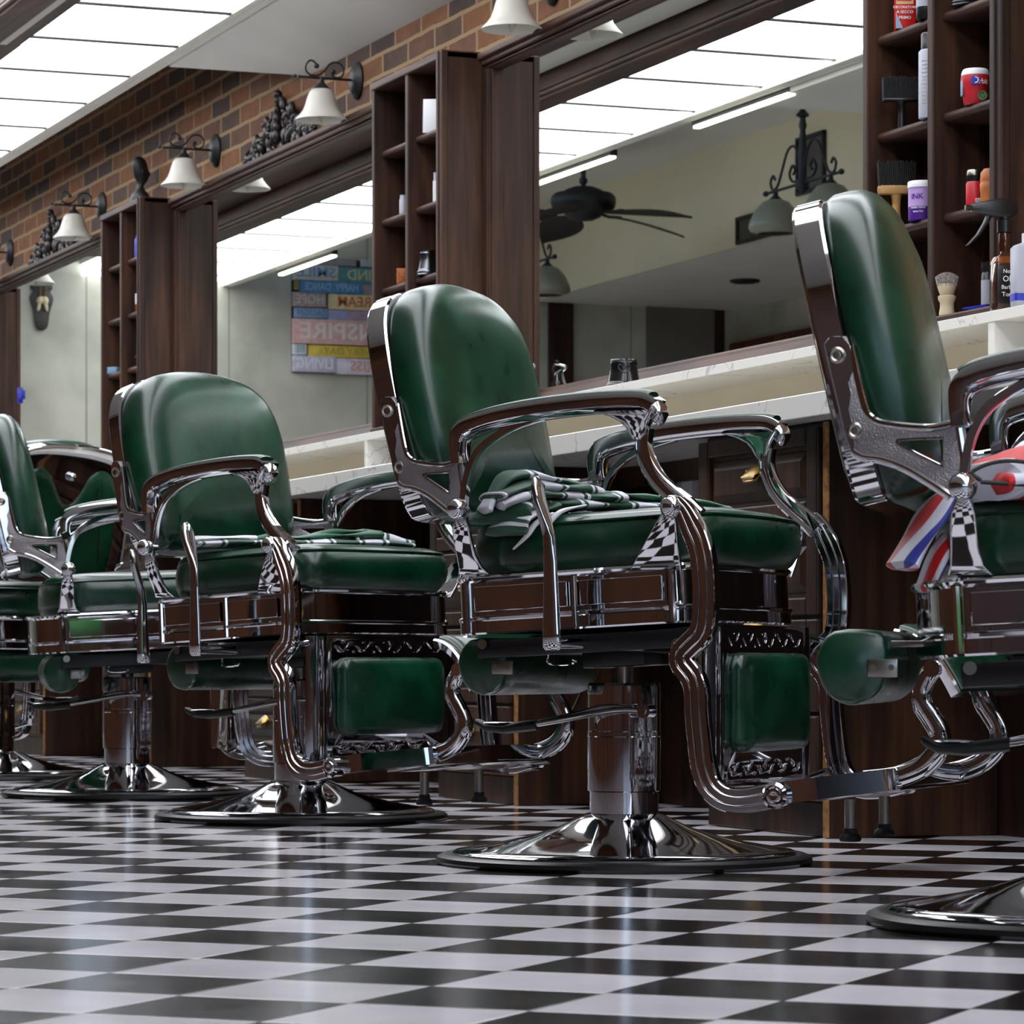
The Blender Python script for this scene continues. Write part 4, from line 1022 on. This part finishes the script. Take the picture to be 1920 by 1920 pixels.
def picture(xa, xb, z0, z1, label, c):
    r = empty('framed_picture', ((xa+xb)/2, -.318, z0), 0, label, 'picture', 'small framed pictures on the beige bulkhead')
    w = (xb-xa)/2; h = z1-z0
    b = NB()
    for q in ((-w, w, 0, .02), (-w, w, h-.02, h), (-w, -w+.02, 0, h), (w-.02, w, 0, h)): box(b, q[0], q[1], 0, .02, q[2], q[3], .002)
    part('frame', b, 'iron', r, smooth=False)
    b = NB(); box(b, -w+.015, w-.015, .001, .008, .015, h-.015); part('photo', b, plain('print', c, .3, noise=.6, nscale=9), r, smooth=False)
picture(-14.76, -14.46, 2.62, 2.90, 'dark framed picture behind the chandelier stem in the right mirror', (80, 78, 76))
picture(-15.44, -14.95, 2.462, 2.60, 'wide dark picture behind the glass bowl in the right mirror', (70, 62, 48))
b = NB(); lathe(b, [(0, 0), (.085, 0), (.08, -.012), (.06, -.016), (.058, -.008), (.03, -.012), (.03, -.018), (0, -.02)], 28, c=(-16.8, -1.0, 2.459))
tag(link('ceiling_vent', b, 'iron'), 'small round dark vent in the low ceiling, right of the fan in the mirror', 'vent')
# planting outside the window
M['leaf'] = plain('hedge_leaf', (44, 110, 40), .6, noise=.6, nscale=14); M['pave'] = plain('pavement', (150, 146, 140), .8, noise=.1)
b = NB(); box(b, XN+.2, XN+14, -8, 10, -.2, -.1); struct(link('ground_outside', b, 'pave', smooth=False))
rnd = random.Random(2)
b = NB()
for k in range(1500):
    c = Vector((XN+5+rnd.uniform(-.5, .5), rnd.uniform(-6, 8), rnd.uniform(0, 1.25))); s = rnd.uniform(.10, .2); a = Matrix.Rotation(rnd.uniform(0, 6), 3, Vector((rnd.random(), rnd.random(), rnd.random()+.1)).normalized())
    v = [b.verts.new(c + a @ Vector(q)*s) for q in ((-1, 0, 0), (0, -.5, .1), (1, 0, 0), (0, .5, .1))]; b.faces.new(v)
box(b, XN+4.7, XN+5.3, -6, 8, -.1, 1.0)
tag(link('garden_hedge', b, 'leaf', smooth=False), 'leafy green hedge outside the shop window, reflected in the chrome', 'hedge', kind='stuff')

# ------------------------------------------------------------------ bottles, tubs and brushes
def put(name, u, z, Y, label, cat='bottle', rz=68.5, group=None):
    p = at(u, 0, Y); return empty(name, (p.x, Y, z+.0004), R_(rz), label, cat, group)
def shell(par, prof, mat, name='body', lab=None, n=32, c=(0, 0, 0), angle=50):
    b = NB(); lathe(b, prof, n, c=c); return part(name, b, mat, par, lab, angle=angle)
def words(par, txt, size, r, z, mat, sx=1, x=0):
    """lettering wrapped round a cylinder of radius r, facing the item's own -y"""
    b = text_bm(txt, size, .0002, sx=sx)
    for v in b.verts:
        a = (v.co.x+x)/r if r else 0; h = v.co.z
        y = v.co.y
        if r: v.co = Vector(((r+.0006+h)*math.sin(a), -(r+.0006+h)*math.cos(a), z+y))
        else: v.co = Vector((v.co.x+x, h, z+y))
    return part('lettering', b, mat, par, smooth=False)
M['black_plastic'] = plain('black_plastic', (20, 20, 22), .3)
M['ink_white'] = plain('white_print', (232, 230, 228), .5)
M['white_plastic'] = plain('white_plastic', (226, 226, 230), .35)
M['grey_label'] = plain('grey_label', (168, 170, 182), .5)
M['red_label'] = plain('red_label', (184, 34, 46), .4)
M['cherry'] = plain('cherry_red', (200, 24, 22), .35)
M['orange_wood'] = plain('orange_wood', (190, 112, 58), .5, noise=.3)
M['beech'] = plain('beech_wood', (168, 128, 76), .45, noise=.25, nscale=50)
M['purple'] = plain('purple_print', (74, 26, 128), .4); M['lilac'] = plain('lilac_print', (178, 146, 206), .4)
M['bristle'] = plain('black_bristle', (14, 14, 15), .8, bump=1, bscale=300)
M['cream'] = plain('cream_resin', (206, 190, 158), .3)
M['badger'] = plain('badger_hair', (150, 140, 136), .8, noise=.5, nscale=160)
M['amber'] = plain('amber_glass', (56, 24, 10), .08, spec=.8); M['amber_light'] = plain('amber_liquid', (120, 62, 16), .1, spec=.8)
M['blue'] = plain('blue_plastic', (40, 50, 170), .35); M['sky'] = plain('pale_blue', (130, 160, 190), .4)
YS = 3.395
# red carton with Italian wording
r = put('dry_shampoo_box', 1697, SH[2], YS, 'red carton with white wording on the upper left shelf of the nearest tower', 'box')
b = NB(); box(b, -.021, .021, -.017, .017, 0, .125, .001); part('carton', b, 'cherry', r)
b = NB(); box(b, -.020, .016, -.0176, -.0169, .052, .120); part('panel', b, plain('cream_panel', (206, 176, 120), .5), r)
b = NB(); box(b, -.019, .012, -.0180, -.0174, .058, .118); part('panel', b, 'cherry', r)
for t, zz, sz in (('PRIMO', .079, .012), ('BIANCO', .065, .0105), ('DECORATORE', .045, .0075), ('A SECCO', .035, .0085), ('PRIMO', .023, .009)):
    b = text_bm(t, sz, .0003); xform(b, Matrix.Translation((-.002, -.0184, zz)) @ FACE_MY); part('lettering', b, 'ink_white', r, smooth=False)
b = NB(); v = [b.verts.new(q) for q in ((-.0208, -.0174, .001), (-.006, -.0174, .001), (-.0208, -.0174, .034))]; b.faces.new(v); part('corner_print', b, 'sky', r, smooth=False)
r = put('spray_can', 1738, SH[2], YS-.01, 'dark can with pale band beside the red carton on the nearest tower', 'can')
shell(r, [(0, 0), (.02, 0), (.022, .004), (.022, .026), (0, .026)], 'black_plastic'); shell(r, [(.0222, .026), (.0222, .09)], 'grey_label', 'label'); shell(r, [(0, .09), (.021, .09), (.019, .12), (0, .12)], 'black_plastic', 'cap')
r = put('pomade_tin', 1812, SH[2], YS, 'stack of ridged black lids on the upper right shelf of the nearest tower', 'tin')
pr = [(0, 0)]
for k in range(6): pr += [(.030, .001+k*.006), (.032, .003+k*.006), (.030, .0055+k*.006)]
shell(r, pr+[(0, .037)], 'black_plastic', 'lid_stack')
r = put('neck_brush', 1691, SH[1], YS, 'black neck duster brush standing on its handle, nearest tower', 'brush')
b = NB(); box(b, -.040, .040, -.014, .014, .058, .064, .002); part('brush_head', b, 'black_plastic', r)
b = NB()
for i in range(22):
    for j in range(5):
        x = -.038+i*.00362; y = -.012+j*.006; tube(b, [(x, y, .063), (x*1.04, y*1.1, .108+random.uniform(-.002, .003))], .0019, 5)
part('bristles', b, 'bristle', r)
shell(r, [(0, 0), (.009, 0), (.008, .03), (.007, .05), (.012, .059), (0, .059)], 'black_plastic', 'handle')
r = put('spray_can', 1742, SH[1], YS-.012, 'tall pale grey spray can with black cap on the nearest tower', 'can')
shell(r, [(0, 0), (.021, 0), (.0215, .003), (.0215, .138), (.017, .143), (0, .143)], 'grey_label'); shell(r, [(0, .14), (.0165, .14), (.0165, .175), (.014, .178), (0, .178)], 'black_plastic', 'cap')
for k in range(12): words(r, 'ooo ooooo oo oooo', .0035, .0215, .03+k*.008, 'white_paint', x=-.004)
r = put('gum_tub', 1829, SH[1], YS-.005, 'red chewing gum tub with white lid on the nearest tower', 'tub')
shell(r, [(0, 0), (.022, 0), (.0235, .003), (.0265, .025), (.0295, .042), (.030, .050), (.0285, .060)], 'red_label', angle=80)
shell(r, [(.0287, .0595), (.0283, .064), (.026, .070), (.024, .0725), (0, .073)], 'white_plastic', 'lid', angle=80)
b = NB(); lathe(b, [(0, 0), (.0095, 0), (.0095, .0006), (0, .0006)], 24); xform(b, Matrix.Translation((-.004, -.0302, .046)) @ Matrix.Rotation(R_(90), 4, 'X')); part('emblem', b, 'blue', r)
words(r, 'O', .019, .0306, .046, 'ink_white', x=-.004); words(r, 'rbit', .0145, .0300, .044, 'ink_white', x=.0135)
b = NB(); lathe(b, [(0, 0), (.010, 0), (.010, .0006), (0, .0006)], 24); xform(b, Matrix.Translation((.011, -.0262, .016)) @ Matrix.Rotation(R_(100), 4, 'X')); part('leaf_print', b, plain('leaf_print', (90, 120, 80), .5, noise=.6, nscale=200), r)
b = NB(); box(b, -.0295, -.026, -.012, .006, .018, .048, .001); part('side_label', b, 'sky', r)
r = put('clothes_brush', 1681, SH[0], YS, 'wooden brush with black bristles upright on its turned handle, nearest tower', 'brush')
b = NB(); rr_ = [(x, y, 0) for x, y in rrect(.040, .016, .012, 5)]; rings(b, [[(x*.96, y*.9, .072) for x, y, _ in rr_], [(x, y, .076) for x, y, _ in rr_], [(x, y, .086) for x, y, _ in rr_], [(x*.97, y*.95, .089) for x, y, _ in rr_]]); part('brush_head', b, 'beech', r)
shell(r, [(0, 0), (.013, 0), (.014, .005), (.010, .02), (.0085, .04), (.0095, .06), (.013, .073), (0, .073)], 'beech', 'handle', angle=70)
b = NB()
for i in range(20):
    for j in range(5):
        x = -.036+i*.0038; y = -.012+j*.006; tube(b, [(x, y, .088), (x*1.08, y*1.1, .140+random.uniform(-.004, .003))], .0019, 5)
part('bristles', b, 'bristle', r)
r = put('wax_tub', 1729, SH[0], YS-.005, 'purple and lilac tub with white lid on the lower left shelf of the nearest tower', 'tub')
shell(r, [(0, 0), (.028, 0), (.0285, .002), (.0285, .028)], 'purple'); shell(r, [(.0286, .028), (.0286, .068)], 'lilac', 'label', n=40); shell(r, [(0, .068), (.030, .068), (.030, .080), (.028, .082), (0, .082)], 'white_plastic', 'lid')
words(r, 'INK', .016, .0287, .048, 'purple', x=-.014); words(r, 'BUBBLE GRAPE', .0048, .0287, .025, 'ink_white', x=-.012); words(r, 'Styling Wax', .0045, .0287, .017, 'ink_white', x=-.012)
r = put('pomade_jar', 1827, SH[0], YS-.005, 'small red labelled jar with black and silver lid on the nearest tower', 'jar')
shell(r, [(0, 0), (.0165, 0), (.017, .002), (.017, .048), (.015, .052)], 'red_label'); shell(r, [(.015, .050), (.0145, .058), (.0158, .060), (.0158, .064), (0, .064)], 'black_plastic', 'neck'); shell(r, [(0, .064), (.0155, .064), (.0155, .074), (.014, .076), (0, .076)], 'steel', 'lid')
b = NB(); box(b, .0, .012, -.0176, -.0165, .008, .017); part('barcode', b, 'ink_white', r)
for k in range(5): b = NB(); box(b, .001+k*.0023, .002+k*.0023, -.0179, -.0175, .009, .016); part('barcode_line', b, 'black_plastic', r, smooth=False)
r = put('wooden_pot', 1856, SH[0], YS-.005, 'orange brown ribbed pot tucked behind the red jar on the nearest tower', 'pot')
shell(r, [(0, 0), (.016, 0), (.019, .01), (.0185, .022), (.0195, .024), (.0195, .040), (.018, .043), (.0195, .047), (.018, .062), (.012, .070), (0, .072)], 'orange_wood')
ZB = 1.0625
r = put('shaving_brush', 1776, ZB, 3.366, 'shaving brush with cream handle at the foot of the nearest tower', 'brush')
shell(r, [(0, 0), (.0165, 0), (.0165, .004), (.0145, .015), (.0145, .026), (.0185, .034), (.0185, .040), (.013, .042), (0, .042)], 'cream', 'handle', angle=60)
shell(r, [(0, .042), (.0145, .042), (.019, .056), (.0205, .064)], 'cream', 'hair_root', angle=80)
b = NB()
for k in range(150):
    a = k*2.4; q = math.sqrt(k/150); x, y = .0205*q*math.cos(a), .0205*q*math.sin(a)
    tube(b, [(x*.95, y*.95, .060), (x*1.15, y*1.15, .079+.010*(1-q*q))], .0018, 5)
part('hair', b, 'badger', r)
r = put('comb', 1828, ZB, YS-.03, 'blue pointed comb tip at the foot of the nearest tower', 'comb', rz=30)
b = NB(); v = [b.verts.new(q) for q in ((-.03, 0, .004), (.03, -.004, 0), (.03, .004, .010), (-.026, 0, .007), (.03, .004, .0), (.03, -.004, .010))]
b.faces.new((v[0], v[1], v[5], v[3])); b.faces.new((v[0], v[3], v[2], v[4])); b.faces.new((v[1], v[4], v[2], v[5])); b.faces.new((v[0], v[4], v[1])); b.faces.new((v[3], v[5], v[2])); part('blade', b, 'blue', r, smooth=False)
r = put('tonic_bottle', 1853, ZB, 3.40, 'small black bottle with pale label behind the amber spray bottle', 'bottle')
shell(r, [(0, 0), (.0135, 0), (.014, .002), (.014, .074), (.0125, .076), (.0125, .080), (.014, .081), (.014, .098), (0, .100)], 'black_plastic'); shell(r, [(.0142, .012), (.0142, .062)], 'grey_label', 'label')
# amber spray bottle on the ledge, square shouldered
r = put('spray_bottle', 1884, 1.0355, 3.315, 'square amber spray bottle with black trigger on the ledge at the right edge', 'bottle', rz=80)
b = NB(); rs = []
for z, k in ((0, .94), (.003, 1), (.098, 1), (.106, .9), (.112, .55), (.118, .42)): rs.append([(x*k, y*k, z) for x, y in rrect(.024, .022, .005, 4)])
rings(b, rs); part('glass_body', b, 'amber', r, angle=50)
b = NB(); rs = [[(x*k, y*k, z) for x, y in rrect(.0243, .0223, .005, 4)] for z, k in ((.094, 1), (.099, 1), (.107, .9))]; rings(b, rs, cap0=False, cap1=False); part('liquid_line', b, 'amber_light', r)
shell(r, [(0, .116), (.0098, .116), (.0115, .125), (.0115, .150), (.0095, .160), (0, .160)], 'amber', 'neck', angle=70)
b = NB(); box(b, -.0225, .0225, -.0232, -.0222, .018, .088, .0003); part('label', b, 'black_plastic', r)
for t, zz, sz in (('No 7', .078, .011), ('Old', .063, .016), ('Barber', .047, .011), ('Tonic', .033, .012)):
    b = text_bm(t, sz, .0002); xform(b, Matrix.Translation((0, -.0236, zz)) @ FACE_MY); part('lettering', b, 'ink_white', r, smooth=False)
def trigger(par, z0, mat, k=1.0):
    b = NB(); lathe(b, [(0, z0), (.0115*k, z0), (.0115*k, z0+.018*k), (.009*k, z0+.020*k), (.009*k, z0+.030*k), (0, z0+.030*k)], 24)
    rs = []
    for x, h, hy in ((.018, .007, .007), (.010, .013, .009), (-.01, .015, .010), (-.028, .011, .009), (-.045, .0075, .007), (-.052, .006, .005)):
        rs.append([(x*k, y*k, z0+.036*k-.00016*abs(x)*k*100*.1+zz*k) for y, zz in rrect(hy, h, .004, 3)])
    rings(b, rs); lathe(b, [(0, -.062*k), (.0042*k, -.062*k), (.0042*k, -.05*k), (0, -.05*k)], 14, c=(0, 0, z0+.036*k), axis='x'); head = part('spray_head', b, mat, par, angle=40)
    b = NB(); rs = []
    for x, z, h in ((-.022, .030, .005), (-.030, .014, .004), (-.042, -.004, .003), (-.056, -.018, .0022), (-.060, -.021, .0015)):
        rs.append([((x+dx)*k, dy*k, z0+z*k) for dx, dy in rrect(h, .005, .0014, 2)])
    rings(b, rs); part('trigger', b, 'black_plastic', head)
trigger(r, .156, 'black_plastic', 1.3)
r = put('lotion_bottle', 1925, 1.0355, 3.30, 'clear bottle with purple base beside the amber spray bottle, cut by the right edge', 'bottle', rz=80)
b = NB(); rs = []
for z, k in ((0, .94), (.003, 1), (.112, 1), (.118, .8), (.122, .4)): rs.append([(x*k, y*k, z) for x, y in rrect(.028, .018, .006, 4)])
rings(b, rs); part('body', b, 'grey_label', r, angle=50)
b = NB(); rings(b, [[(x, y, z) for x, y in rrect(.0284, .0184, .006, 4)] for z in (.010, .024)], cap0=False, cap1=False); part('base_band', b, 'blue', r)
shell(r, [(0, .12), (.009, .12), (.009, .14), (.004, .142), (.004, .16), (0, .16)], 'white_plastic', 'pump')
# on the ledge before the large mirror
r = put('barber_cup', 1170, 1.0355, 3.36, 'glossy black flared cup upside down on the ledge before the right mirror', 'cup')
shell(r, [(0, 0), (.044, 0), (.046, .002), (.0455, .007), (.0435, .009), (.0445, .012), (.0425, .017), (.040, .019), (.036, .040), (.034, .062), (.0345, .066), (.0335, .069), (.0345, .072), (.033, .0755), (0, .0755)], plain('glazed_black', (12, 12, 14), .2, coat=.2), 'cup_body', n=48, angle=35)
b = NB()
for s in (-1, 1): tube(b, cr([(s*.001, -.0352, .048), (s*.006, -.0345, .058), (s*.012, -.033, .060), (s*.014, -.0335, .052), (s*.008, -.036, .044), (0, -.0375, .040)], 4), .0016, 8)
part('relief', b, 'black_plastic', r)
r = put('spray_bottle', 990, 1.0355, 3.452, 'small spray bottle with chrome head and amber base behind the central chair', 'bottle', rz=175)
shell(r, [(0, 0), (.021, 0), (.022, .003), (.022, .026), (.021, .03)], 'amber', 'base'); shell(r, [(.0222, .027), (.0222, .033), (.0195, .038), (.012, .040)], 'amber_light', 'shoulder', angle=80)
shell(r, [(0, .04), (.014, .04), (.0165, .05), (.0165, .082), (.014, .095), (0, .095)], 'amber', 'body', angle=70); trigger(r, .094, 'chrome', 1.0)
shell(r, [(0, .13), (.004, .13), (.004, .142), (.007, .146), (.008, .152), (0, .153)], 'black_plastic', 'plunger')
# middle tower
r = put('framed_card', 812, SH[3], YS, 'white card standing on the top shelf of the middle tower', 'card', rz=60)
b = NB(); box(b, -.03, .03, -.002, .002, 0, .10, .0005); xform(b, Matrix.Rotation(R_(-6), 4, 'X')); part('sheet', b, 'white_plastic', r)
r = put('bottle', 756, SH[2], YS, 'grey blue bottle half hidden on the left of the middle tower', 'bottle'); shell(r, [(0, 0), (.011, 0), (.011, .045), (.009, .047), (.009, .058), (0, .058)], 'grey_label')
r = put('bottle', 819, SH[2], YS, 'slim white bottle with dark cap on the right of the middle tower', 'bottle'); shell(r, [(0, 0), (.011, 0), (.011, .062), (0, .062)], 'white_plastic'); shell(r, [(0, .062), (.009, .062), (.009, .086), (0, .086)], 'grey_label', 'cap')
r = put('barber_cup', 802, SH[1], YS-.002, 'dark chrome flared cup on the middle tower above the central chair', 'cup')
shell(r, [(0, 0), (.032, 0), (.033, .004), (.0305, .007), (.0315, .011), (.029, .018), (.027, .020), (.024, .04), (.0225, .062), (.024, .066), (.0225, .069), (.024, .074), (0, .076)], plain('pewter', (120, 122, 130), .25, 1.0), 'cup_body', n=40, angle=35)
r = put('matchbox', 753, SH[1], YS, 'small orange patterned box on the left of the middle tower', 'box'); b = NB(); box(b, -.014, .014, -.012, .012, 0, .048, .001); part('carton', b, plain('amber_print', (170, 90, 34), .5, noise=.5, nscale=120), r)
# far tower
r = put('bottle', 259, SH[3], YS, 'blue bottle on the top shelf of the left tower', 'bottle'); shell(r, [(0, 0), (.013, 0), (.013, .07), (.008, .075), (.008, .085), (0, .085)], 'blue')
r = put('bottle', 259.5, SH[2], YS, 'white and yellow bottle on the second shelf of the left tower', 'bottle'); shell(r, [(0, 0), (.012, 0), (.012, .03), (0, .03)], 'amber_light'); shell(r, [(0, .03), (.0115, .03), (.0115, .07), (0, .07)], 'white_plastic', 'cap')
r = put('brush', 247, SH[1]+.0, YS, 'black brush with yellow back on the third shelf of the left tower', 'brush')
b = NB(); box(b, -.026, .026, -.013, .013, .038, .050, .002); part('brush_back', b, 'amber_light', r); b = NB(); box(b, -.025, .025, -.012, .012, .050, .082, .004); part('bristles', b, 'bristle', r); shell(r, [(0, 0), (.008, 0), (.006, .03), (.01, .038), (0, .038)], 'beech', 'handle')
r = put('soap_box', 214, SH[1], YS, 'small pale blue box on the left of the left tower', 'box', rz=40); b = NB(); box(b, -.022, .022, -.015, .015, 0, .027, .002); part('carton', b, 'sky', r)
r = put('jar', 219, SH[0]-.207, YS, 'orange jar low on the left tower behind the second chair', 'jar'); shell(r, [(0, 0), (.018, 0), (.018, .035), (0, .035)], 'black_plastic'); shell(r, [(0, .035), (.017, .035), (.017, .075), (.012, .08), (0, .08)], 'orange_wood', 'lid')
# blue clip on the left mirror and the outlet under the counter
p = at(40, 741, YM); r = empty('plastic_clip', (p.x, YM, p.z), 0, 'bright blue plastic clip stuck on the glass of the left mirror', 'clip')
b = NB(); box(b, -.03, -.012, -.012, -.0005, -.035, .035, .001); box(b, -.012, .03, -.010, -.0005, -.012, .012, .001); box(b, .022, .034, -.012, -.0005, -.02, .02, .001); part('clip_body', b, 'blue', r)
p = at(1290, 883, 3.44); r = empty('outlet_box', (p.x, 3.46, p.z-.05), 0, 'white outlet box on the dark panel under the counter rail', 'outlet')
b = NB(); box(b, -.045, .045, -.03, -.0005, -.035, .035, .005); part('casing', b, 'white_plastic', r)
b = NB(); tube(b, cr([(-.02, -.03, .0), (-.03, -.045, .02), (-.01, -.04, .05), (.03, -.02, .07)], 5), .004, 8); part('cable', b, 'black_plastic', r)
# loose cable hanging on the side of the cabinet behind the central chair
b = NB(); tube(b, cr([(0, -.10, .05), (0, -.13, -.05), (0, -.15, -.16), (0, -.13, -.20), (0, -.09, -.13), (0, -.06, -.02), (0, -.03, .08)], 6), .0035, 8)
o = tag(link('cable', b, 'black_plastic'), 'thin black cable looped against the cabinet side behind the central pedestal', 'cable'); o.location = (-7.7555, 3.33, .42)

# ------------------------------------------------------------------ folded capes on the seats
def fold(bm, pts, width, thick, seed, wr=.25, n=22, uoff=0., flare=None, uvl=None, twist=0.):
    """one flattened roll of cloth along a path; records arc length for the stripes"""
    rnd = random.Random(seed); P = cr(pts, 8); L = 0; rs = []; U = []
    ph = [rnd.uniform(0, 6) for _ in range(6)]
    N = len(P)
    for i, p in enumerate(P):
        if i: L += (P[i]-P[i-1]).length
        t = (P[min(i+1, N-1)]-P[max(i-1, 0)]).normalized(); side = t.cross(Vector((0, 0, 1)))
        side = side.normalized() if side.length > .15 else Vector((1, 0, 0)); up = side.cross(t).normalized()
        q = i/(N-1); w = width*(flare(q) if flare else 1)*(1+wr*.5*math.sin(L*38+ph[0])); th = thick*(1+wr*math.sin(L*55+ph[1]))
        if i in (0, N-1): th *= .15; w *= .55
        ring = []
        for k in range(n):
            a = 2*PI*k/n + twist*q
            cx_ = math.cos(a); sx_ = math.sin(a)
            d = 1+.16*wr*3*math.sin(3*a+ph[2]+L*16)+.12*wr*3*math.sin(5*a+ph[3]-L*24)
            ring.append(p + side*(w*cx_*(abs(cx_)**-.25 if abs(cx_) > .02 else 1)) + up*(th*sx_*d))
        rs.append(ring); U += [(uoff+L, k/n*.1) for k in range(n)]
    uvl.append((len(bm.verts), U)); rings(bm, rs)
def cape_obj(name, bm, mat, uvl, par, angle=60):
    coords = {}
    for base, U in uvl:
        for k, u in enumerate(U): coords[base+k] = u
    bm.verts.index_update(); bm.verts.ensure_lookup_table(); lay = bm.loops.layers.uv.new('UVMap')
    bm.faces.ensure_lookup_table()
    for f in bm.faces:
        for l in f.loops: l[lay].uv = coords.get(l.vert.index, (0, 0))
    return link(name, bm, mat, par, angle=angle)
def cape_at(key, label, dz):
    ch = chairs[key]; r = empty('folded_cape', (ch.location.x, ch.location.y, dz), ch.rotation_euler.z, label, 'cape', None)
    return r
ZC = .618
r = cape_at('c', 'green and white striped cape bunched on the seat of the central chair', 0)
b = NB(); uv = []
# long layers across the seat, piled thicker at the near rear corner
fold(b, [(-.115, -.272, ZC-.030), (-.105, -.245, ZC+.002), (-.05, -.13, ZC+.006), (.03, .03, ZC+.008), (.10, .17, ZC+.004), (.125, .215, ZC)], .054, .0095, 1, .25, uvl=uv, flare=lambda q: 1.15-.45*q)
fold(b, [(-.125, -.262, ZC-.004), (-.10, -.235, ZC+.018), (-.05, -.13, ZC+.020), (.0, -.03, ZC+.020)], .056, .0095, 2, .3, uvl=uv, uoff=.05, flare=lambda q: 1.1-.35*q)
fold(b, [(-.135, -.266, ZC+.014), (-.10, -.225, ZC+.034), (-.06, -.14, ZC+.034), (-.02, -.07, ZC+.028)], .054, .0095, 3, .3, uvl=uv, uoff=.09, flare=lambda q: 1.1-.5*q)
fold(b, [(-.10, -.280, ZC-.050), (-.09, -.262, ZC-.022), (-.05, -.20, ZC+.004)], .048, .007, 4, .3, uvl=uv, uoff=.02)
fold(b, [(-.150, -.262, ZC-.012), (-.12, -.232, ZC+.050), (-.08, -.16, ZC+.048), (-.05, -.10, ZC+.036)], .040, .008, 9, .3, uvl=uv, uoff=.06)
cape_obj('striped_folds', b, 'cape_green', uv, r)
b = NB(); uv = []
fold(b, [(-.06, -.13, ZC+.024), (.0, -.02, ZC+.026), (.07, .10, ZC+.019), (.115, .19, ZC+.010)], .036, .006, 5, .35, uvl=uv)
cape_obj('plain_fold', b, 'cape_plain', uv, r)['label'] = 'plain green layer'
b = NB(); uv = []
fold(b, [(-.085, -.283, ZC-.075), (-.065, -.270, ZC-.052), (-.05, -.262, ZC-.030), (-.02, -.255, ZC-.012)], .006, .003, 6, .4, uvl=uv)
fold(b, [(-.03, -.262, ZC-.034), (-.01, -.250, ZC-.010), (.02, -.21, ZC+.002)], .006, .003, 7, .4, uvl=uv)
cape_obj('tie', b, 'white_plastic', uv, r)['label'] = 'white neck tie of the cape'
r = cape_at('b', 'green and white cape folded flat across the seat of the chair left of centre', -.004)
b = NB(); uv = []
fold(b, [(-.10, -.245, ZC+.002), (-.04, -.13, ZC+.007), (.04, .02, ZC+.008), (.10, .14, ZC+.010), (.13, .215, ZC+.004)], .050, .008, 11, .2, uvl=uv, uoff=.03)
fold(b, [(.07, .09, ZC+.018), (.10, .15, ZC+.020), (.135, .225, ZC+.008)], .036, .012, 12, .35, uvl=uv, uoff=.09, flare=lambda q: .8+.4*q-.5*q*q)
cape_obj('striped_folds', b, 'cape_green', uv, r)
b = NB(); uv = []
fold(b, [(-.05, -.14, ZC+.016), (.0, -.04, ZC+.018), (.06, .07, ZC+.026), (.10, .15, ZC+.030)], .036, .008, 13, .45, uvl=uv, flare=lambda q: .7+.5*q)
fold(b, [(.02, -.02, ZC+.022), (.06, .06, ZC+.034), (.09, .12, ZC+.036)], .016, .006, 14, .45, uvl=uv)
cape_obj('plain_fold', b, 'cape_plain', uv, r)['label'] = 'plain green layer'
b = NB(); uv = []
fold(b, [(-.12, -.25, ZC+.010), (-.08, -.19, ZC+.016), (-.035, -.11, ZC+.017)], .038, .006, 15, .25, uvl=uv)
w = cape_obj('lettered_fold', b, 'white_plastic', uv, r); w['label'] = 'white band with black letters'
b = text_bm('BARBER', .026, .0006)
xform(b, Matrix.Translation((-.044, -.172, ZC+.012)) @ Matrix.Rotation(R_(62), 4, 'Z') @ Matrix.Rotation(R_(80), 4, 'X')); part('lettering', b, 'black_plastic', w, smooth=False)
# red, white and blue cape on the nearest chair
r = cape_at('d', 'red white and blue cape with black piping heaped on the nearest seat', -.040)
b = NB(); uv = []
fold(b, [(-.15, -.235, ZC+.004), (-.10, -.16, ZC+.022), (-.04, -.05, ZC+.048), (.04, .06, ZC+.036), (.10, .16, ZC+.010)], .075, .030, 21, .18, uvl=uv, flare=lambda q: .75+.7*q-.5*q*q, uoff=.02)
fold(b, [(-.14, -.245, ZC+.002), (-.05, -.21, ZC+.008), (.08, -.18, ZC+.008), (.18, -.12, ZC+.004)], .050, .012, 22, .2, uvl=uv, uoff=.07)
cape_obj('striped_folds', b, 'cape_red', uv, r)
b = NB(); uv = []
fold(b, [(-.168, -.150, ZC-.002), (-.205, -.165, ZC-.012), (-.235, -.185, ZC-.055), (-.262, -.20, ZC-.105)], .036, .010, 23, .2, uvl=uv, flare=lambda q: .6+1.0*q, uoff=.11)
fold(b, [(-.19, -.15, ZC-.045), (-.215, -.165, ZC-.085), (-.235, -.175, ZC-.135)], .030, .009, 24, .2, uvl=uv, uoff=.01)
cape_obj('hanging_flap', b, 'cape_flap', uv, r)['label'] = 'corner hanging behind the rear post'
b = NB()
tube(b, cr([(-.150, -.292, ZC+.004), (-.16, -.29, ZC+.016), (-.12, -.265, ZC+.030), (-.04, -.235, ZC+.022), (.06, -.21, ZC+.020), (.16, -.17, ZC+.012)], 6), .0028, 8)
tube(b, cr([(-.150, -.292, ZC+.002), (-.06, -.268, ZC-.002), (.06, -.24, ZC+.001), (.16, -.19, ZC+.001)], 6), .0028, 8)
part('black_piping', b, 'piping', r)
